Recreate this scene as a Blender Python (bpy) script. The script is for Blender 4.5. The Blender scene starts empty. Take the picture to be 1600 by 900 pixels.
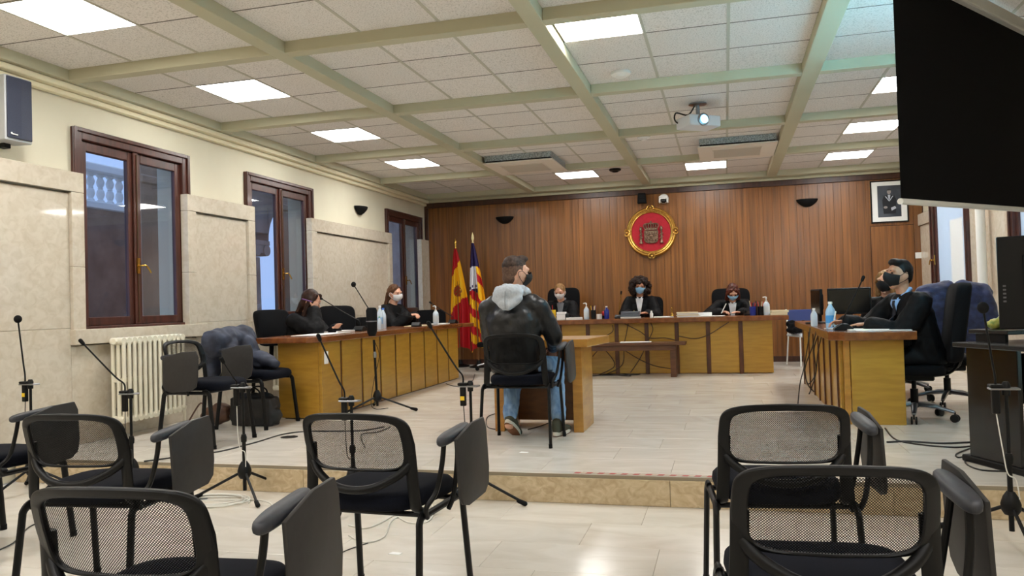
import bpy, bmesh, math, random
from mathutils import Vector, Matrix, Quaternion
from mathutils.bvhtree import BVHTree
from mathutils import noise as mnoise
random.seed(7)
SC = bpy.context.scene
COL = SC.collection
V = Vector

# ---------------------------------------------------------------- camera
F_PX, YAW, PITCH, ROLL = 1227.5, 0.2646, 0.0207, -0.0295
CAM = V((0, 0, 1.04))
_f = V((-math.sin(YAW) * math.cos(PITCH), math.cos(YAW) * math.cos(PITCH), math.sin(PITCH)))
_r = V((math.cos(YAW), math.sin(YAW), 0))
_u = _r.cross(_f)
CR = _r * math.cos(ROLL) + _u * math.sin(ROLL)
CU = _r * -math.sin(ROLL) + _u * math.cos(ROLL)
CF = _f
cd = bpy.data.cameras.new('camera')
cd.sensor_width = 36.0
cd.lens = F_PX / 1600 * 36
cd.clip_start = 0.05
cd.clip_end = 200
cam = bpy.data.objects.new('camera', cd)
COL.objects.link(cam)
m = Matrix((CR, CU, -CF)).transposed().to_4x4()
m.translation = CAM
cam.matrix_world = m
SC.camera = cam
# ---------------------------------------------------------------- world, exposure
SC.view_settings.view_transform = 'Standard'
SC.view_settings.look = 'None'
SC.view_settings.gamma = 1
SC.view_settings.use_curve_mapping = False
SC.view_settings.exposure = 0.0
w = bpy.data.worlds.new('dusk_sky')
SC.world = w
w.use_nodes = True
bg = w.node_tree.nodes['Background']
bg.inputs[0].default_value = (0.42, 0.60, 1.0, 1)
bg.inputs[1].default_value = 1.5
PANEL_POWER = 30.0

# ---------------------------------------------------------------- pixel -> place
def ray(u, v):
    return CR * ((u - 800) / F_PX) + CU * ((450 - v) / F_PX) + CF
def PZ(u, v, z):
    d = ray(u, v); return CAM + d * ((z - CAM.z) / d.z)
def PX(u, v, x):
    d = ray(u, v); return CAM + d * ((x - CAM.x) / d.x)
def PY(u, v, y):
    d = ray(u, v); return CAM + d * ((y - CAM.y) / d.y)

# ---------------------------------------------------------------- materials
def lin(c):
    return tuple(((x / 255) / 12.92 if x / 255 <= 0.04045 else ((x / 255 + 0.055) / 1.055) ** 2.4) for x in c) + (1,)
MATS = {}
def pm(name, col, col2=None, scale=(8, 8, 8), rough=0.5, metal=0.0, spec=0.5, detail=4, ramp=(0.35, 0.65),
       bump=0.0, bscale=None, coord='Position', rnd=0.0, dist=0.0, coat=0.0, sheen=0.0):
    """procedural principled material: two-tone noise, optional bump and per-object tone"""
    if name in MATS: return MATS[name]
    mt = bpy.data.materials.new(name); mt.use_nodes = True
    nt = mt.node_tree; N = nt.nodes; L = nt.links
    b = N['Principled BSDF']
    b.inputs['Roughness'].default_value = rough
    b.inputs['Metallic'].default_value = metal
    b.inputs['Specular IOR Level'].default_value = spec
    if coat: b.inputs['Coat Weight'].default_value = coat; b.inputs['Coat Roughness'].default_value = 0.1
    if sheen: b.inputs['Sheen Weight'].default_value = sheen
    a = lin(col); c = lin(col2) if col2 else a
    if coord == 'Position':
        src = N.new('ShaderNodeNewGeometry').outputs['Position']
    else:
        src = N.new('ShaderNodeTexCoord').outputs[coord]
    mp = N.new('ShaderNodeMapping'); mp.inputs['Scale'].default_value = scale
    L.new(src, mp.inputs['Vector'])
    oi = None
    if rnd:
        oi = N.new('ShaderNodeObjectInfo')
        mu = N.new('ShaderNodeVectorMath'); mu.operation = 'SCALE'; mu.inputs[0].default_value = (31.0, 17.0, 23.0)
        L.new(oi.outputs['Random'], mu.inputs['Scale']); L.new(mu.outputs[0], mp.inputs['Location'])
    nz = N.new('ShaderNodeTexNoise'); nz.inputs['Scale'].default_value = 1; nz.inputs['Detail'].default_value = detail
    nz.inputs['Distortion'].default_value = dist
    L.new(mp.outputs[0], nz.inputs['Vector'])
    rp = N.new('ShaderNodeValToRGB')
    rp.color_ramp.elements[0].position = ramp[0]; rp.color_ramp.elements[1].position = ramp[1]
    rp.color_ramp.elements[0].color = a; rp.color_ramp.elements[1].color = c
    L.new(nz.outputs[0], rp.inputs[0])
    out = rp.outputs[0]
    if rnd:
        mr = N.new('ShaderNodeMapRange'); mr.inputs[3].default_value = 1 - rnd; mr.inputs[4].default_value = 1 + rnd
        L.new(oi.outputs['Random'], mr.inputs[0])
        hs = N.new('ShaderNodeHueSaturation'); L.new(mr.outputs[0], hs.inputs['Value']); L.new(out, hs.inputs['Color'])
        out = hs.outputs[0]
    L.new(out, b.inputs['Base Color'])
    if bump:
        n2 = N.new('ShaderNodeTexNoise'); n2.inputs['Scale'].default_value = 1; n2.inputs['Detail'].default_value = 3
        m2 = N.new('ShaderNodeMapping'); m2.inputs['Scale'].default_value = bscale or scale
        L.new(src, m2.inputs['Vector']); L.new(m2.outputs[0], n2.inputs['Vector'])
        bp = N.new('ShaderNodeBump'); bp.inputs['Strength'].default_value = bump; bp.inputs['Distance'].default_value = 0.02
        L.new(n2.outputs[0], bp.inputs['Height']); L.new(bp.outputs[0], b.inputs['Normal'])
    MATS[name] = mt
    return mt
def emat(name, col, s):
    if name in MATS: return MATS[name]
    mt = bpy.data.materials.new(name); mt.use_nodes = True
    b = mt.node_tree.nodes['Principled BSDF']
    b.inputs['Base Color'].default_value = lin(col)
    b.inputs['Emission Color'].default_value = lin(col); b.inputs['Emission Strength'].default_value = s
    MATS[name] = mt; return mt
def glass(name, tint=(0.9, 0.93, 0.95), ior=0.03):
    mt = bpy.data.materials.new(name); mt.use_nodes = True
    nt = mt.node_tree; N = nt.nodes; L = nt.links
    N.remove(N['Principled BSDF'])
    t = N.new('ShaderNodeBsdfTransparent'); t.inputs[0].default_value = tint + (1,)
    g = N.new('ShaderNodeBsdfGlossy'); g.inputs['Roughness'].default_value = 0.02
    lw = N.new('ShaderNodeLayerWeight'); lw.inputs[0].default_value = 0.5
    pw = N.new('ShaderNodeMath'); pw.operation = 'POWER'; pw.inputs[1].default_value = 3.0; L.new(lw.outputs['Facing'], pw.inputs[0])
    fr = N.new('ShaderNodeMath'); fr.operation = 'MULTIPLY_ADD'; fr.inputs[1].default_value = 0.5; fr.inputs[2].default_value = ior
    L.new(pw.outputs[0], fr.inputs[0])
    mx = N.new('ShaderNodeMixShader')
    L.new(fr.outputs[0], mx.inputs[0]); L.new(t.outputs[0], mx.inputs[1]); L.new(g.outputs[0], mx.inputs[2])
    L.new(mx.outputs[0], N['Material Output'].inputs[0])
    MATS[name] = mt; return mt

plaster = pm('plaster_cream', (219, 213, 191), (213, 206, 184), (1.5, 1.5, 1.5), rough=0.8, spec=0.2)
marble_wall = pm('marble_wall', (206, 196, 179), (193, 181, 161), (13, 13, 15), rough=0.05, detail=10, dist=0.8, ramp=(0.38, 0.68), rnd=0.03, spec=0.5)
marble_floor = pm('marble_floor', (222, 216, 206), (205, 197, 184), (2.2, 4.5, 3), rough=0.19, detail=10, dist=1.2, ramp=(0.36, 0.74), rnd=0.045, spec=0.5)
marble_riser = pm('marble_riser', (206, 186, 152), (180, 158, 124), (14, 14, 18), rough=0.25, detail=8, dist=1.5, rnd=0.05)
grout = pm('grout', (150, 138, 118), rough=0.9)
tile_mat = pm('ceiling_tile', (229, 224, 219), (186, 181, 174), (95, 95, 95), rough=0.95, detail=2, ramp=(0.5, 0.72), spec=0.1, bump=0.08, bscale=(70, 70, 70), rnd=0.025)
ceil_dark = pm('ceiling_void', (95, 90, 78), rough=0.95)
beam_mat = pm('beam_paint', (190, 185, 158), (184, 179, 152), (1, 1, 1), rough=0.6, spec=0.3)
cornice_mat = pm('cornice_paint', (228, 219, 188), rough=0.6, spec=0.3)
win_wood = pm('window_wood', (80, 41, 31), (56, 27, 19), (22, 22, 3), rough=0.35, detail=5, rnd=0.04, coat=0.2)
plank_mat = pm('wall_wood', (140, 88, 38), (98, 59, 22), (30, 30, 0.8), rough=0.38, detail=6, ramp=(0.32, 0.70), rnd=0.08, coat=0.06)
wood_dark = pm('dark_wood', (76, 42, 24), (54, 28, 16), (18, 18, 4), rough=0.4, detail=5)
desk_wood = pm('desk_wood', (176, 132, 48), (162, 118, 40), (4, 4, 30), rough=0.30, detail=5, rnd=0.04, coat=0.15)
desk_edge = pm('desk_edge_wood', (182, 128, 54), (160, 108, 42), (5, 5, 26), rough=0.3, detail=5, coat=0.2)
top_wood = pm('desk_top_wood', (132, 76, 36), (104, 56, 24), (16, 3, 16), rough=0.24, detail=6, coat=0.3)
strip_wood = pm('divider_wood', (92, 50, 24), (70, 36, 16), (20, 20, 6), rough=0.35, detail=5)
bench_wood = pm('bench_wood', (98, 60, 34), (74, 42, 22), (5, 20, 20), rough=0.35, detail=5)
blk = pm('black_plastic', (8, 8, 9), (6, 6, 7), (40, 40, 40), rough=0.45, spec=0.25, coord='Object')
blk_matte = pm('black_matte', (10, 10, 11), rough=0.75, spec=0.2)
blk_gloss = pm('black_gloss', (14, 14, 15), rough=0.15)
grey_tablet = pm('tablet_grey', (46, 44, 43), (42, 40, 39), (30, 30, 30), rough=0.55, spec=0.35, coord='Object')
pad_grey = pm('pad_grey', (44, 46, 54), (38, 40, 46), (60, 60, 60), rough=0.5, coord='Object')
navy_fab = pm('navy_fabric', (13, 16, 27), (9, 11, 19), (220, 220, 220), rough=0.95, spec=0.15, coord='Object')
black_fab = pm('black_fabric', (13, 13, 16), (9, 9, 11), (200, 200, 200), rough=0.9, spec=0.15, coord='Object')
chrome = pm('chrome', (190, 192, 196), rough=0.18, metal=1.0)
steel = pm('steel', (150, 152, 156), rough=0.3, metal=1.0)
white_pl = pm('white_plastic', (232, 232, 228), rough=0.45)
paper = pm('paper_white', (240, 240, 238), rough=0.85)
paper2 = pm('paper_cream', (226, 214, 178), rough=0.85)
rad_mat = pm('radiator_enamel', (232, 226, 205), rough=0.35)
gold = pm('gold', (206, 164, 84), (170, 122, 50), (30, 30, 30), rough=0.3, metal=0.8)
brass = pm('brass', (190, 150, 70), rough=0.25, metal=1.0)
bronze = pm('bronze', (150, 122, 100), (80, 58, 46), (60, 60, 60), rough=0.45, metal=0.6, detail=6)
red_velvet = pm('red_velvet', (172, 10, 34), (158, 6, 28), (30, 30, 30), rough=0.85, sheen=0.3)
blue_pl = pm('blue_plastic', (28, 44, 132), rough=0.3)
yellow_pl = pm('yellow_card', (236, 196, 30), rough=0.6)
red_pl = pm('red_plastic', (190, 36, 30), rough=0.4)
clear = glass('clear_plastic', (0.86, 0.9, 0.92), 0.03)
win_glass = glass('window_glass', (0.82, 0.84, 0.86), 0.045)
white_cable = pm('white_cable', (214, 212, 204), rough=0.5)
black_cable = pm('black_cable', (24, 23, 22), rough=0.5)
stone_out = pm('court_stone', (176, 160, 148), (150, 134, 122), (2, 2, 2), rough=0.8)

def mesh_alpha():
    mt = bpy.data.materials.new('chair_mesh'); mt.use_nodes = True
    nt = mt.node_tree; N = nt.nodes; L = nt.links
    b = N['Principled BSDF']; b.inputs['Base Color'].default_value = lin((10, 10, 10)); b.inputs['Roughness'].default_value = 0.8; b.inputs['Specular IOR Level'].default_value = 0.1
    tc = N.new('ShaderNodeTexCoord')
    sx = N.new('ShaderNodeSeparateXYZ'); L.new(tc.outputs['Object'], sx.inputs[0])
    outs = []
    for a, bb in ((1, 1), (1, -1)):
        m1 = N.new('ShaderNodeMath'); m1.operation = 'MULTIPLY'; m1.inputs[1].default_value = 900 * a
        m2 = N.new('ShaderNodeMath'); m2.operation = 'MULTIPLY'; m2.inputs[1].default_value = 900 * bb
        L.new(sx.outputs['X'], m1.inputs[0]); L.new(sx.outputs['Z'], m2.inputs[0])
        s = N.new('ShaderNodeMath'); s.operation = 'ADD'; L.new(m1.outputs[0], s.inputs[0]); L.new(m2.outputs[0], s.inputs[1])
        sn = N.new('ShaderNodeMath'); sn.operation = 'SINE'; L.new(s.outputs[0], sn.inputs[0])
        gt = N.new('ShaderNodeMath'); gt.operation = 'GREATER_THAN'; gt.inputs[1].default_value = -0.45; L.new(sn.outputs[0], gt.inputs[0])
        outs.append(gt)
    mu = N.new('ShaderNodeMath'); mu.operation = 'MULTIPLY'
    L.new(outs[0].outputs[0], mu.inputs[0]); L.new(outs[1].outputs[0], mu.inputs[1])
    t = N.new('ShaderNodeBsdfTransparent'); mx = N.new('ShaderNodeMixShader')
    L.new(mu.outputs[0], mx.inputs[0]); L.new(b.outputs[0], mx.inputs[1]); L.new(t.outputs[0], mx.inputs[2])
    L.new(mx.outputs[0], N['Material Output'].inputs[0])
    return mt
chair_mesh = mesh_alpha()

# ---------------------------------------------------------------- mesh builder
def catmull(pts, n=6, closed=False):
    pts = [V(p) for p in pts]
    if len(pts) < 3 and not closed: return pts
    out = []; k = len(pts); rng = k if closed else k - 1
    for i in range(rng):
        if closed: a, b, c, d = pts[(i - 1) % k], pts[i], pts[(i + 1) % k], pts[(i + 2) % k]
        else: a, b, c, d = pts[max(i - 1, 0)], pts[i], pts[i + 1], pts[min(i + 2, k - 1)]
        for j in range(n):
            t = j / n
            out.append(0.5 * ((2 * b) + (c - a) * t + (2 * a - 5 * b + 4 * c - d) * t * t + (3 * b - a - 3 * c + d) * t ** 3))
    if not closed: out.append(pts[-1])
    return out
class MB:
    def __init__(s, origin=(0, 0, 0)):
        s.v = []; s.f = []; s.mi = []; s.o = V(origin)
    def add(s, vs, fs, mi=0):
        k = len(s.v); s.v += [V(p) for p in vs]; s.f += [tuple(i + k for i in f) for f in fs]; s.mi += [mi] * len(fs)
        return s
    def box(s, x0, x1, y0, y1, z0, z1, mi=0):
        return s.add([(x0, y0, z0), (x1, y0, z0), (x1, y1, z0), (x0, y1, z0), (x0, y0, z1), (x1, y0, z1), (x1, y1, z1), (x0, y1, z1)],
                     [(3, 2, 1, 0), (4, 5, 6, 7), (0, 1, 5, 4), (1, 2, 6, 5), (2, 3, 7, 6), (3, 0, 4, 7)], mi)
    def obox(s, c, size, mat3, mi=0):
        c = V(c); h = V(size) / 2
        vs = [c + mat3 @ V((a * h.x, b * h.y, d * h.z)) for d in (-1, 1) for a, b in ((-1, -1), (1, -1), (1, 1), (-1, 1))]
        return s.add(vs, [(3, 2, 1, 0), (4, 5, 6, 7), (0, 1, 5, 4), (1, 2, 6, 5), (2, 3, 7, 6), (3, 0, 4, 7)], mi)
    def tube(s, pts, r, n=8, closed=False, smooth=0, flat=1.0, up=None, mi=0):
        pts = catmull(pts, smooth, closed) if smooth else [V(p) for p in pts]
        k = len(pts); rs = r if isinstance(r, (list, tuple)) else [r] * k
        if len(rs) != k: rs = [rs[0] + (rs[-1] - rs[0]) * i / (k - 1) for i in range(k)]
        rings = []; nrm = None
        for i in range(k):
            if closed: t = pts[(i + 1) % k] - pts[i - 1]
            else: t = pts[min(i + 1, k - 1)] - pts[max(i - 1, 0)]
            if t.length < 1e-9: t = V((0, 0, 1))
            t.normalize()
            if up is not None:
                nrm = V(up) - t * t.dot(V(up))
            elif nrm is None:
                a = V((0, 0, 1)) if abs(t.z) < 0.9 else V((1, 0, 0)); nrm = a - t * t.dot(a)
            else: nrm = nrm - t * t.dot(nrm)
            if nrm.length < 1e-6: nrm = t.orthogonal()
            nrm.normalize(); bn = t.cross(nrm)
            rings.append([pts[i] + (nrm * math.cos(q) * flat + bn * math.sin(q)) * rs[i] for q in [2 * math.pi * j / n for j in range(n)]])
        vs = [p for rg in rings for p in rg]; fs = []
        for i in range(k if closed else k - 1):
            a, b = i * n, ((i + 1) % k) * n
            for j in range(n): fs.append((a + j, a + (j + 1) % n, b + (j + 1) % n, b + j))
        if not closed: fs.append(tuple(range(n - 1, -1, -1))); fs.append(tuple((k - 1) * n + j for j in range(n)))
        return s.add(vs, fs, mi)
    def lathe(s, prof, c=(0, 0, 0), n=16, mat3=None, mi=0):
        c = V(c); M = mat3 or Matrix.Identity(3); vs = []; fs = []
        for r, z in prof:
            for j in range(n):
                q = 2 * math.pi * j / n; vs.append(c + M @ V((max(r, 1e-4) * math.cos(q), max(r, 1e-4) * math.sin(q), z)))
        for i in range(len(prof) - 1):
            for j in range(n): fs.append((i * n + j, i * n + (j + 1) % n, (i + 1) * n + (j + 1) % n, (i + 1) * n + j))
        fs.append(tuple(range(n - 1, -1, -1))); fs.append(tuple((len(prof) - 1) * n + j for j in range(n)))
        return s.add(vs, fs, mi)
    def ell(s, c, r, mat3=None, nu=14, nv=9, mi=0):
        M = mat3 or Matrix.Identity(3); c = V(c); vs = [c + M @ V((0, 0, -r[2]))]; fs = []
        for i in range(1, nv):
            a = -math.pi / 2 + math.pi * i / nv
            for j in range(nu):
                q = 2 * math.pi * j / nu
                vs.append(c + M @ V((r[0] * math.cos(a) * math.cos(q), r[1] * math.cos(a) * math.sin(q), r[2] * math.sin(a))))
        vs.append(c + M @ V((0, 0, r[2]))); e = len(vs) - 1
        for j in range(nu): fs.append((0, 1 + (j + 1) % nu, 1 + j)); fs.append((e, e - nu + j, e - nu + (j + 1) % nu))
        for i in range(nv - 2):
            for j in range(nu):
                a, b = 1 + i * nu, 1 + (i + 1) * nu; fs.append((a + j, a + (j + 1) % nu, b + (j + 1) % nu, b + j))
        return s.add(vs, fs, mi)
    def cone(s, a, b, ra, rb, side=None, n=14, mi=0):
        """tapered capsule from a to b; ra/rb a number or (across, deep)"""
        a, b = V(a), V(b); t = b - a; L = t.length; t.normalize()
        ra = ra if isinstance(ra, tuple) else (ra, ra); rb = rb if isinstance(rb, tuple) else (rb, rb)
        sd = V(side) if side is not None else t.orthogonal(); sd = sd - t * t.dot(sd)
        if sd.length < 1e-5: sd = t.orthogonal()
        sd.normalize(); dp = t.cross(sd)
        rings = []
        for q in (-80, -50, -22): q = math.radians(q); rings.append((a + t * math.sin(q) * min(ra), ra, math.cos(q)))
        rings.append((a, ra, 1)); rings.append((b, rb, 1))
        for q in (22, 50, 80): q = math.radians(q); rings.append((b + t * math.sin(q) * min(rb), rb, math.cos(q)))
        vs = []; fs = []
        for c, r, k in rings:
            for j in range(n):
                q = 2 * math.pi * j / n; vs.append(c + sd * (r[0] * k * math.cos(q)) + dp * (r[1] * k * math.sin(q)))
        for i in range(len(rings) - 1):
            for j in range(n): fs.append((i * n + j, i * n + (j + 1) % n, (i + 1) * n + (j + 1) % n, (i + 1) * n + j))
        fs.append(tuple(range(n - 1, -1, -1))); fs.append(tuple((len(rings) - 1) * n + j for j in range(n)))
        return s.add(vs, fs, mi)
    def prism(s, poly, d, frame, mi=0):
        """2-D outline extruded by d; frame(u, v, w) -> point"""
        k = len(poly)
        vs = [frame(u, v, 0) for u, v in poly] + [frame(u, v, d) for u, v in poly]
        fs = [tuple(range(k - 1, -1, -1)), tuple(range(k, 2 * k))] + [(i, (i + 1) % k, k + (i + 1) % k, k + i) for i in range(k)]
        return s.add(vs, fs, mi)
    def sheet(s, fn, nu, nv, thick=None, mi=0):
        """grid fn(i/nu, j/nv) -> (point, normal or None); solid if thick"""
        P = [[fn(i / nu, j / nv) for i in range(nu + 1)] for j in range(nv + 1)]
        W = nu + 1
        if thick is None:
            vs = [V(p) for r in P for p in r]
            return s.add(vs, [(j * W + i, j * W + i + 1, (j + 1) * W + i + 1, (j + 1) * W + i) for j in range(nv) for i in range(nu)], mi)
        top = []; bot = []
        for j in range(nv + 1):
            for i in range(W):
                p = V(P[j][i])
                du = V(P[j][min(i + 1, nu)]) - V(P[j][max(i - 1, 0)]); dv = V(P[min(j + 1, nv)][i]) - V(P[max(j - 1, 0)][i])
                nn = du.cross(dv); nn = nn.normalized() if nn.length > 1e-9 else V((0, 0, 1))
                top.append(p + nn * thick / 2); bot.append(p - nn * thick / 2)
        k = len(top); fs = []
        for j in range(nv):
            for i in range(nu):
                a, b, c, d = j * W + i, j * W + i + 1, (j + 1) * W + i + 1, (j + 1) * W + i
                fs.append((a, b, c, d)); fs.append((k + d, k + c, k + b, k + a))
        rim = [i for i in range(W)] + [j * W + nu for j in range(1, nv + 1)] + [nv * W + i for i in range(nu - 1, -1, -1)] + [j * W for j in range(nv - 1, 0, -1)]
        for q in range(len(rim)):
            a, b = rim[q], rim[(q + 1) % len(rim)]; fs.append((b, a, k + a, k + b))
        return s.add(top + bot, fs, mi)
    def mesh(s, name, smooth=False, bevel=0.0, seg=1, angle=40):
        me = bpy.data.meshes.new(name)
        me.from_pydata([p - s.o for p in s.v], [], s.f)
        me.polygons.foreach_set('material_index', s.mi)
        bm = bmesh.new(); bm.from_mesh(me)
        bmesh.ops.recalc_face_normals(bm, faces=bm.faces)
        if bevel:
            ed = [e for e in bm.edges if len(e.link_faces) == 2 and e.calc_face_angle(0) > 0.6]
            bmesh.ops.bevel(bm, geom=ed, offset=bevel, segments=seg, affect='EDGES', profile=0.5, clamp_overlap=True)
        bm.to_mesh(me); bm.free()
        if smooth:
            me.polygons.foreach_set('use_smooth', [True] * len(me.polygons))
            me.set_sharp_from_angle(angle=math.radians(angle))
        return me
    def build(s, name, mat, parent=None, smooth=False, bevel=0.0, seg=1, angle=40):
        me = s.mesh(name, smooth, bevel, seg, angle)
        for q in (mat if isinstance(mat, (list, tuple)) else [mat]): me.materials.append(q)
        return link(name, me, parent)
def link(name, me, parent=None):
    o = bpy.data.objects.new(name, me); COL.objects.link(o)
    if parent is not None: o.parent = parent
    return o
def tag(o, label=None, cat=None, group=None, kind=None):
    if label: o['label'] = label
    if cat: o['category'] = cat
    if group: o['group'] = group
    if kind: o['kind'] = kind
    return o
def thing(name, label, cat, loc=(0, 0, 0), rz=0.0, group=None):
    o = bpy.data.objects.new(name, None); COL.objects.link(o)
    o.empty_display_size = 0.1
    o.location = loc; o.rotation_euler = (0, 0, rz)
    return tag(o, label, cat, group)
def kids(o): return [c for c in COL.objects if c.parent == o]
def copy_tree(o, label=None, loc=None, rz=None, parent=None):
    c = o.copy(); COL.objects.link(c)
    if parent is not None: c.parent = parent
    for ch in list(o.children): copy_tree(ch, parent=c)
    if label: c['label'] = label
    if loc is not None: c.location = loc
    if rz is not None: c.rotation_euler = (0, 0, rz)
    return c
def struct(name, mb, mat, **k):
    o = mb.build(name, mat, **k); o['kind'] = 'structure'; return o
def rz3(a): return Matrix.Rotation(a, 3, 'Z')
R = math.radians
def remesh(mb, name, mat, parent=None, voxel=0.01, smooth=4, disp=0.0, dscale=20, seed=0, bump=None, fac=0.5):
    """union of overlapping closed shapes as one continuous surface"""
    me = mb.mesh(name + '_src')
    tmp = bpy.data.scenes.new('tmp'); ob = bpy.data.objects.new(name + '_src', me); tmp.collection.objects.link(ob)
    md = ob.modifiers.new('r', 'REMESH'); md.mode = 'VOXEL'; md.voxel_size = voxel
    if smooth:
        sm = ob.modifiers.new('s', 'SMOOTH'); sm.factor = fac; sm.iterations = smooth
    tmp.view_layers[0].update(); dg = tmp.view_layers[0].depsgraph
    m2 = bpy.data.meshes.new_from_object(ob.evaluated_get(dg))
    m2.name = name
    bpy.data.objects.remove(ob); bpy.data.meshes.remove(me); bpy.data.scenes.remove(tmp)
    if disp:
        nv = len(m2.vertices); co = [0.0] * (nv * 3); m2.vertices.foreach_get('co', co)
        no = [0.0] * (nv * 3); m2.vertex_normals.foreach_get('vector', no)
        for i in range(0, nv * 3, 3):
            c = V(co[i:i + 3]); p1 = c * dscale
            n = mnoise.noise(p1 + V((seed, seed * 2.3, 0))) + 0.5 * mnoise.noise(p1 * 2.1 + V((seed, 0, 5)))
            for k in range(3): co[i + k] += no[i + k] * n * disp
        m2.vertices.foreach_set('co', co); m2.update()
    m2.polygons.foreach_set('use_smooth', [True] * len(m2.polygons))
    m2.materials.clear()
    m2.materials.append(mat)
    return link(name, m2, parent)
# ================================================================ the room
XL, XR, YB, YF, FL, STEP = -5.15, 2.94, 13.2, -3.0, -0.175, 4.72
ZT, ZB = 3.02, 2.935          # tile plane, underside of the beams
HC = 0.0
# ---- floors: bed with marble slabs laid in running bond
def slab_floor(root, x0, x1, y0, y1, z, w, d, seed):
    cache = {}; rg = random.Random(seed)
    n = int(math.ceil((y1 - y0) / d))
    for j in range(n):
        b1 = y1 - j * d; b0 = max(y0, b1 - d)
        off = (j % 2) * w * 0.5 + (0.13 if j % 3 == 0 else 0)
        x = x0 - off
        while x < x1:
            a0, a1 = max(x, x0), min(x + w, x1)
            if a1 - a0 > 0.03:
                key = (round(a1 - a0, 3), round(b1 - b0, 3))
                if key not in cache:
                    g = 0.0009
                    me = MB().box(-key[0] / 2 + g, key[0] / 2 - g, -key[1] / 2 + g, key[1] / 2 - g, -0.02, 0).mesh('slab', bevel=0.0012)
                    me.materials.append(marble_floor); cache[key] = me
                o = link('slab', cache[key], root); o.location = ((a0 + a1) / 2, (b0 + b1) / 2, z)
            x += w
floor = struct('floor', MB().box(XL, XR, YF, STEP - 0.02, FL - 0.12, FL - 0.003), grout)
slab_floor(floor, XL, XR, YF, STEP - 0.02, FL, 0.8, 0.4, 1)
plat = struct('floor_platform', MB().box(XL, XR, STEP, YB, FL - 0.12, -0.003), grout)
tag(plat, 'raised marble platform one step above the public floor')
slab_floor(plat, XL, XR, STEP, YB, 0.0, 0.8, 0.4, 2)
riser = struct('trim_1', MB().box(XL, XR, STEP - 0.012, STEP, FL, -0.024), grout)
tag(riser, 'marble riser along the front of the platform step')
x = XL
while x < XR:
    MB().box(x + 0.0015, min(x + 1.2, XR) - 0.0015, STEP - 0.022, STEP - 0.010, FL + 0.001, -0.022).build('riser_slab', marble_riser, riser, bevel=0.001)
    x += 1.2
# ---- ceiling: void slab, coffer beams, T bars, lay-in tiles
ceil = struct('ceiling', MB().box(XL - 0.3, XR + 0.3, YF, YB + 0.3, ZT + 0.012, ZT + 0.1), ceil_dark)
CXS = [-4.10 + 1.944 * i + (0.022 if i == 3 else 0) for i in range(4)]
CYS = {j: 4.186 + 1.9652 * j - (0.02 if j == 4 else 0) for j in range(-3, 5)}
LIGHTS = {(0, j): (1, 1) for j in (-3, -2, -1, 0, 1, 2, 3)}
LIGHTS.update({(1, 4): (1, 1), (2, 4): (1, 1), (2, 1): (0, 0), (3, 2): (1, 1), (3, 3): (1, 1), (3, 4): (1, 1),
               (3, -1): (1, 1), (3, -2): (1, 1), (1, -2): (1, 1), (2, -2): (1, 1)})
xs = []
HX, HY = 0.91, 0.93
e = [XL] + [CXS[0] - HX] + sum([[CXS[i] + HX, CXS[i + 1] - HX] for i in range(3)], []) + [CXS[3] + HX, XR]
for i in range(0, len(e), 2):
    MB().box(e[i], e[i + 1], YF, YB, ZB, ZT + 0.012).build('beam', beam_mat, ceil, bevel=0.004)
js = sorted(CYS)
for i in range(4):
    ys = [YF] + sum([[CYS[j] - HY, CYS[j] + HY] for j in js], []) + [YB]
    for k in range(0, len(ys), 2):
        if ys[k + 1] - ys[k] > 0.01:
            MB().box(CXS[i] - HX, CXS[i] + HX, ys[k], ys[k + 1], ZB, ZT + 0.012).build('cross_beam', beam_mat, ceil, bevel=0.004)
TX = ((-HX, -0.304), (-0.296, 0.296), (0.304, HX)); TY = ((-HY, -0.303), (-0.297, 0.297), (0.303, HY)); tms = {}
for a in range(3):
    for b in range(3):
        tms[a, b] = MB().box(TX[a][0], TX[a][1], TY[b][0], TY[b][1], 0, 0.011).mesh('ceiling_tile', bevel=0.003); tms[a, b].materials.append(tile_mat)
bar = MB().box(-0.012, 0.012, -HY, HY, -0.003, 0.011).mesh('grid_bar'); bar.materials.append(pm('bar_paint', (184, 180, 164), rough=0.6))
cbar = MB().box(-HX, HX, -0.0045, 0.0045, -0.0015, 0.011).mesh('grid_bar'); cbar.materials.append(pm('bar_dark', (104, 98, 88), rough=0.8))
for i in range(4):
    for j in js:
        for a in (0, 1):
            o = link('grid_bar', bar, ceil); o.location = (CXS[i] - 0.3 + 0.6 * a, CYS[j], ZT)
            o = link('grid_bar', cbar, ceil); o.location = (CXS[i], CYS[j] - 0.3 + 0.6 * a, ZT)
        for a in range(3):
            for b in range(3):
                if LIGHTS.get((i, j)) == (a, b): continue
                o = link('ceiling_tile', tms[a, b], ceil); o.location = (CXS[i], CYS[j], ZT)
panel_em = emat('panel_light', (255, 253, 249), PANEL_POWER)
pf = MB()
for a in ((-0.297, 0.297, -0.297, -0.288), (-0.297, 0.297, 0.288, 0.297), (-0.297, -0.288, -0.288, 0.288), (0.288, 0.297, -0.288, 0.288)): pf.box(*a, -0.004, 0.011)
pf = pf.mesh('panel_frame'); pf.materials.append(white_pl)
pd = MB().box(-0.288, 0.288, -0.288, 0.288, 0.0, 0.010).mesh('diffuser'); pd.materials.append(panel_em)
nm = {(0, 0): 'nearest of the left wall row, at the upper left corner', (0, 1): 'second nearest of the row along the left wall',
      (0, 2): 'third nearest of the row along the left wall', (0, 3): 'farthest of the row along the left wall',
      (1, 4): 'beside the left air conditioner near the wood wall', (2, 4): 'just beyond the right air conditioner',
      (2, 1): 'large, at the top centre against a beam', (3, 2): 'nearest of the right row, half hidden by the black screen',
      (3, 3): 'middle of the right row next to the black screen', (3, 4): 'farthest of the right row, above the framed portrait'}
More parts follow.
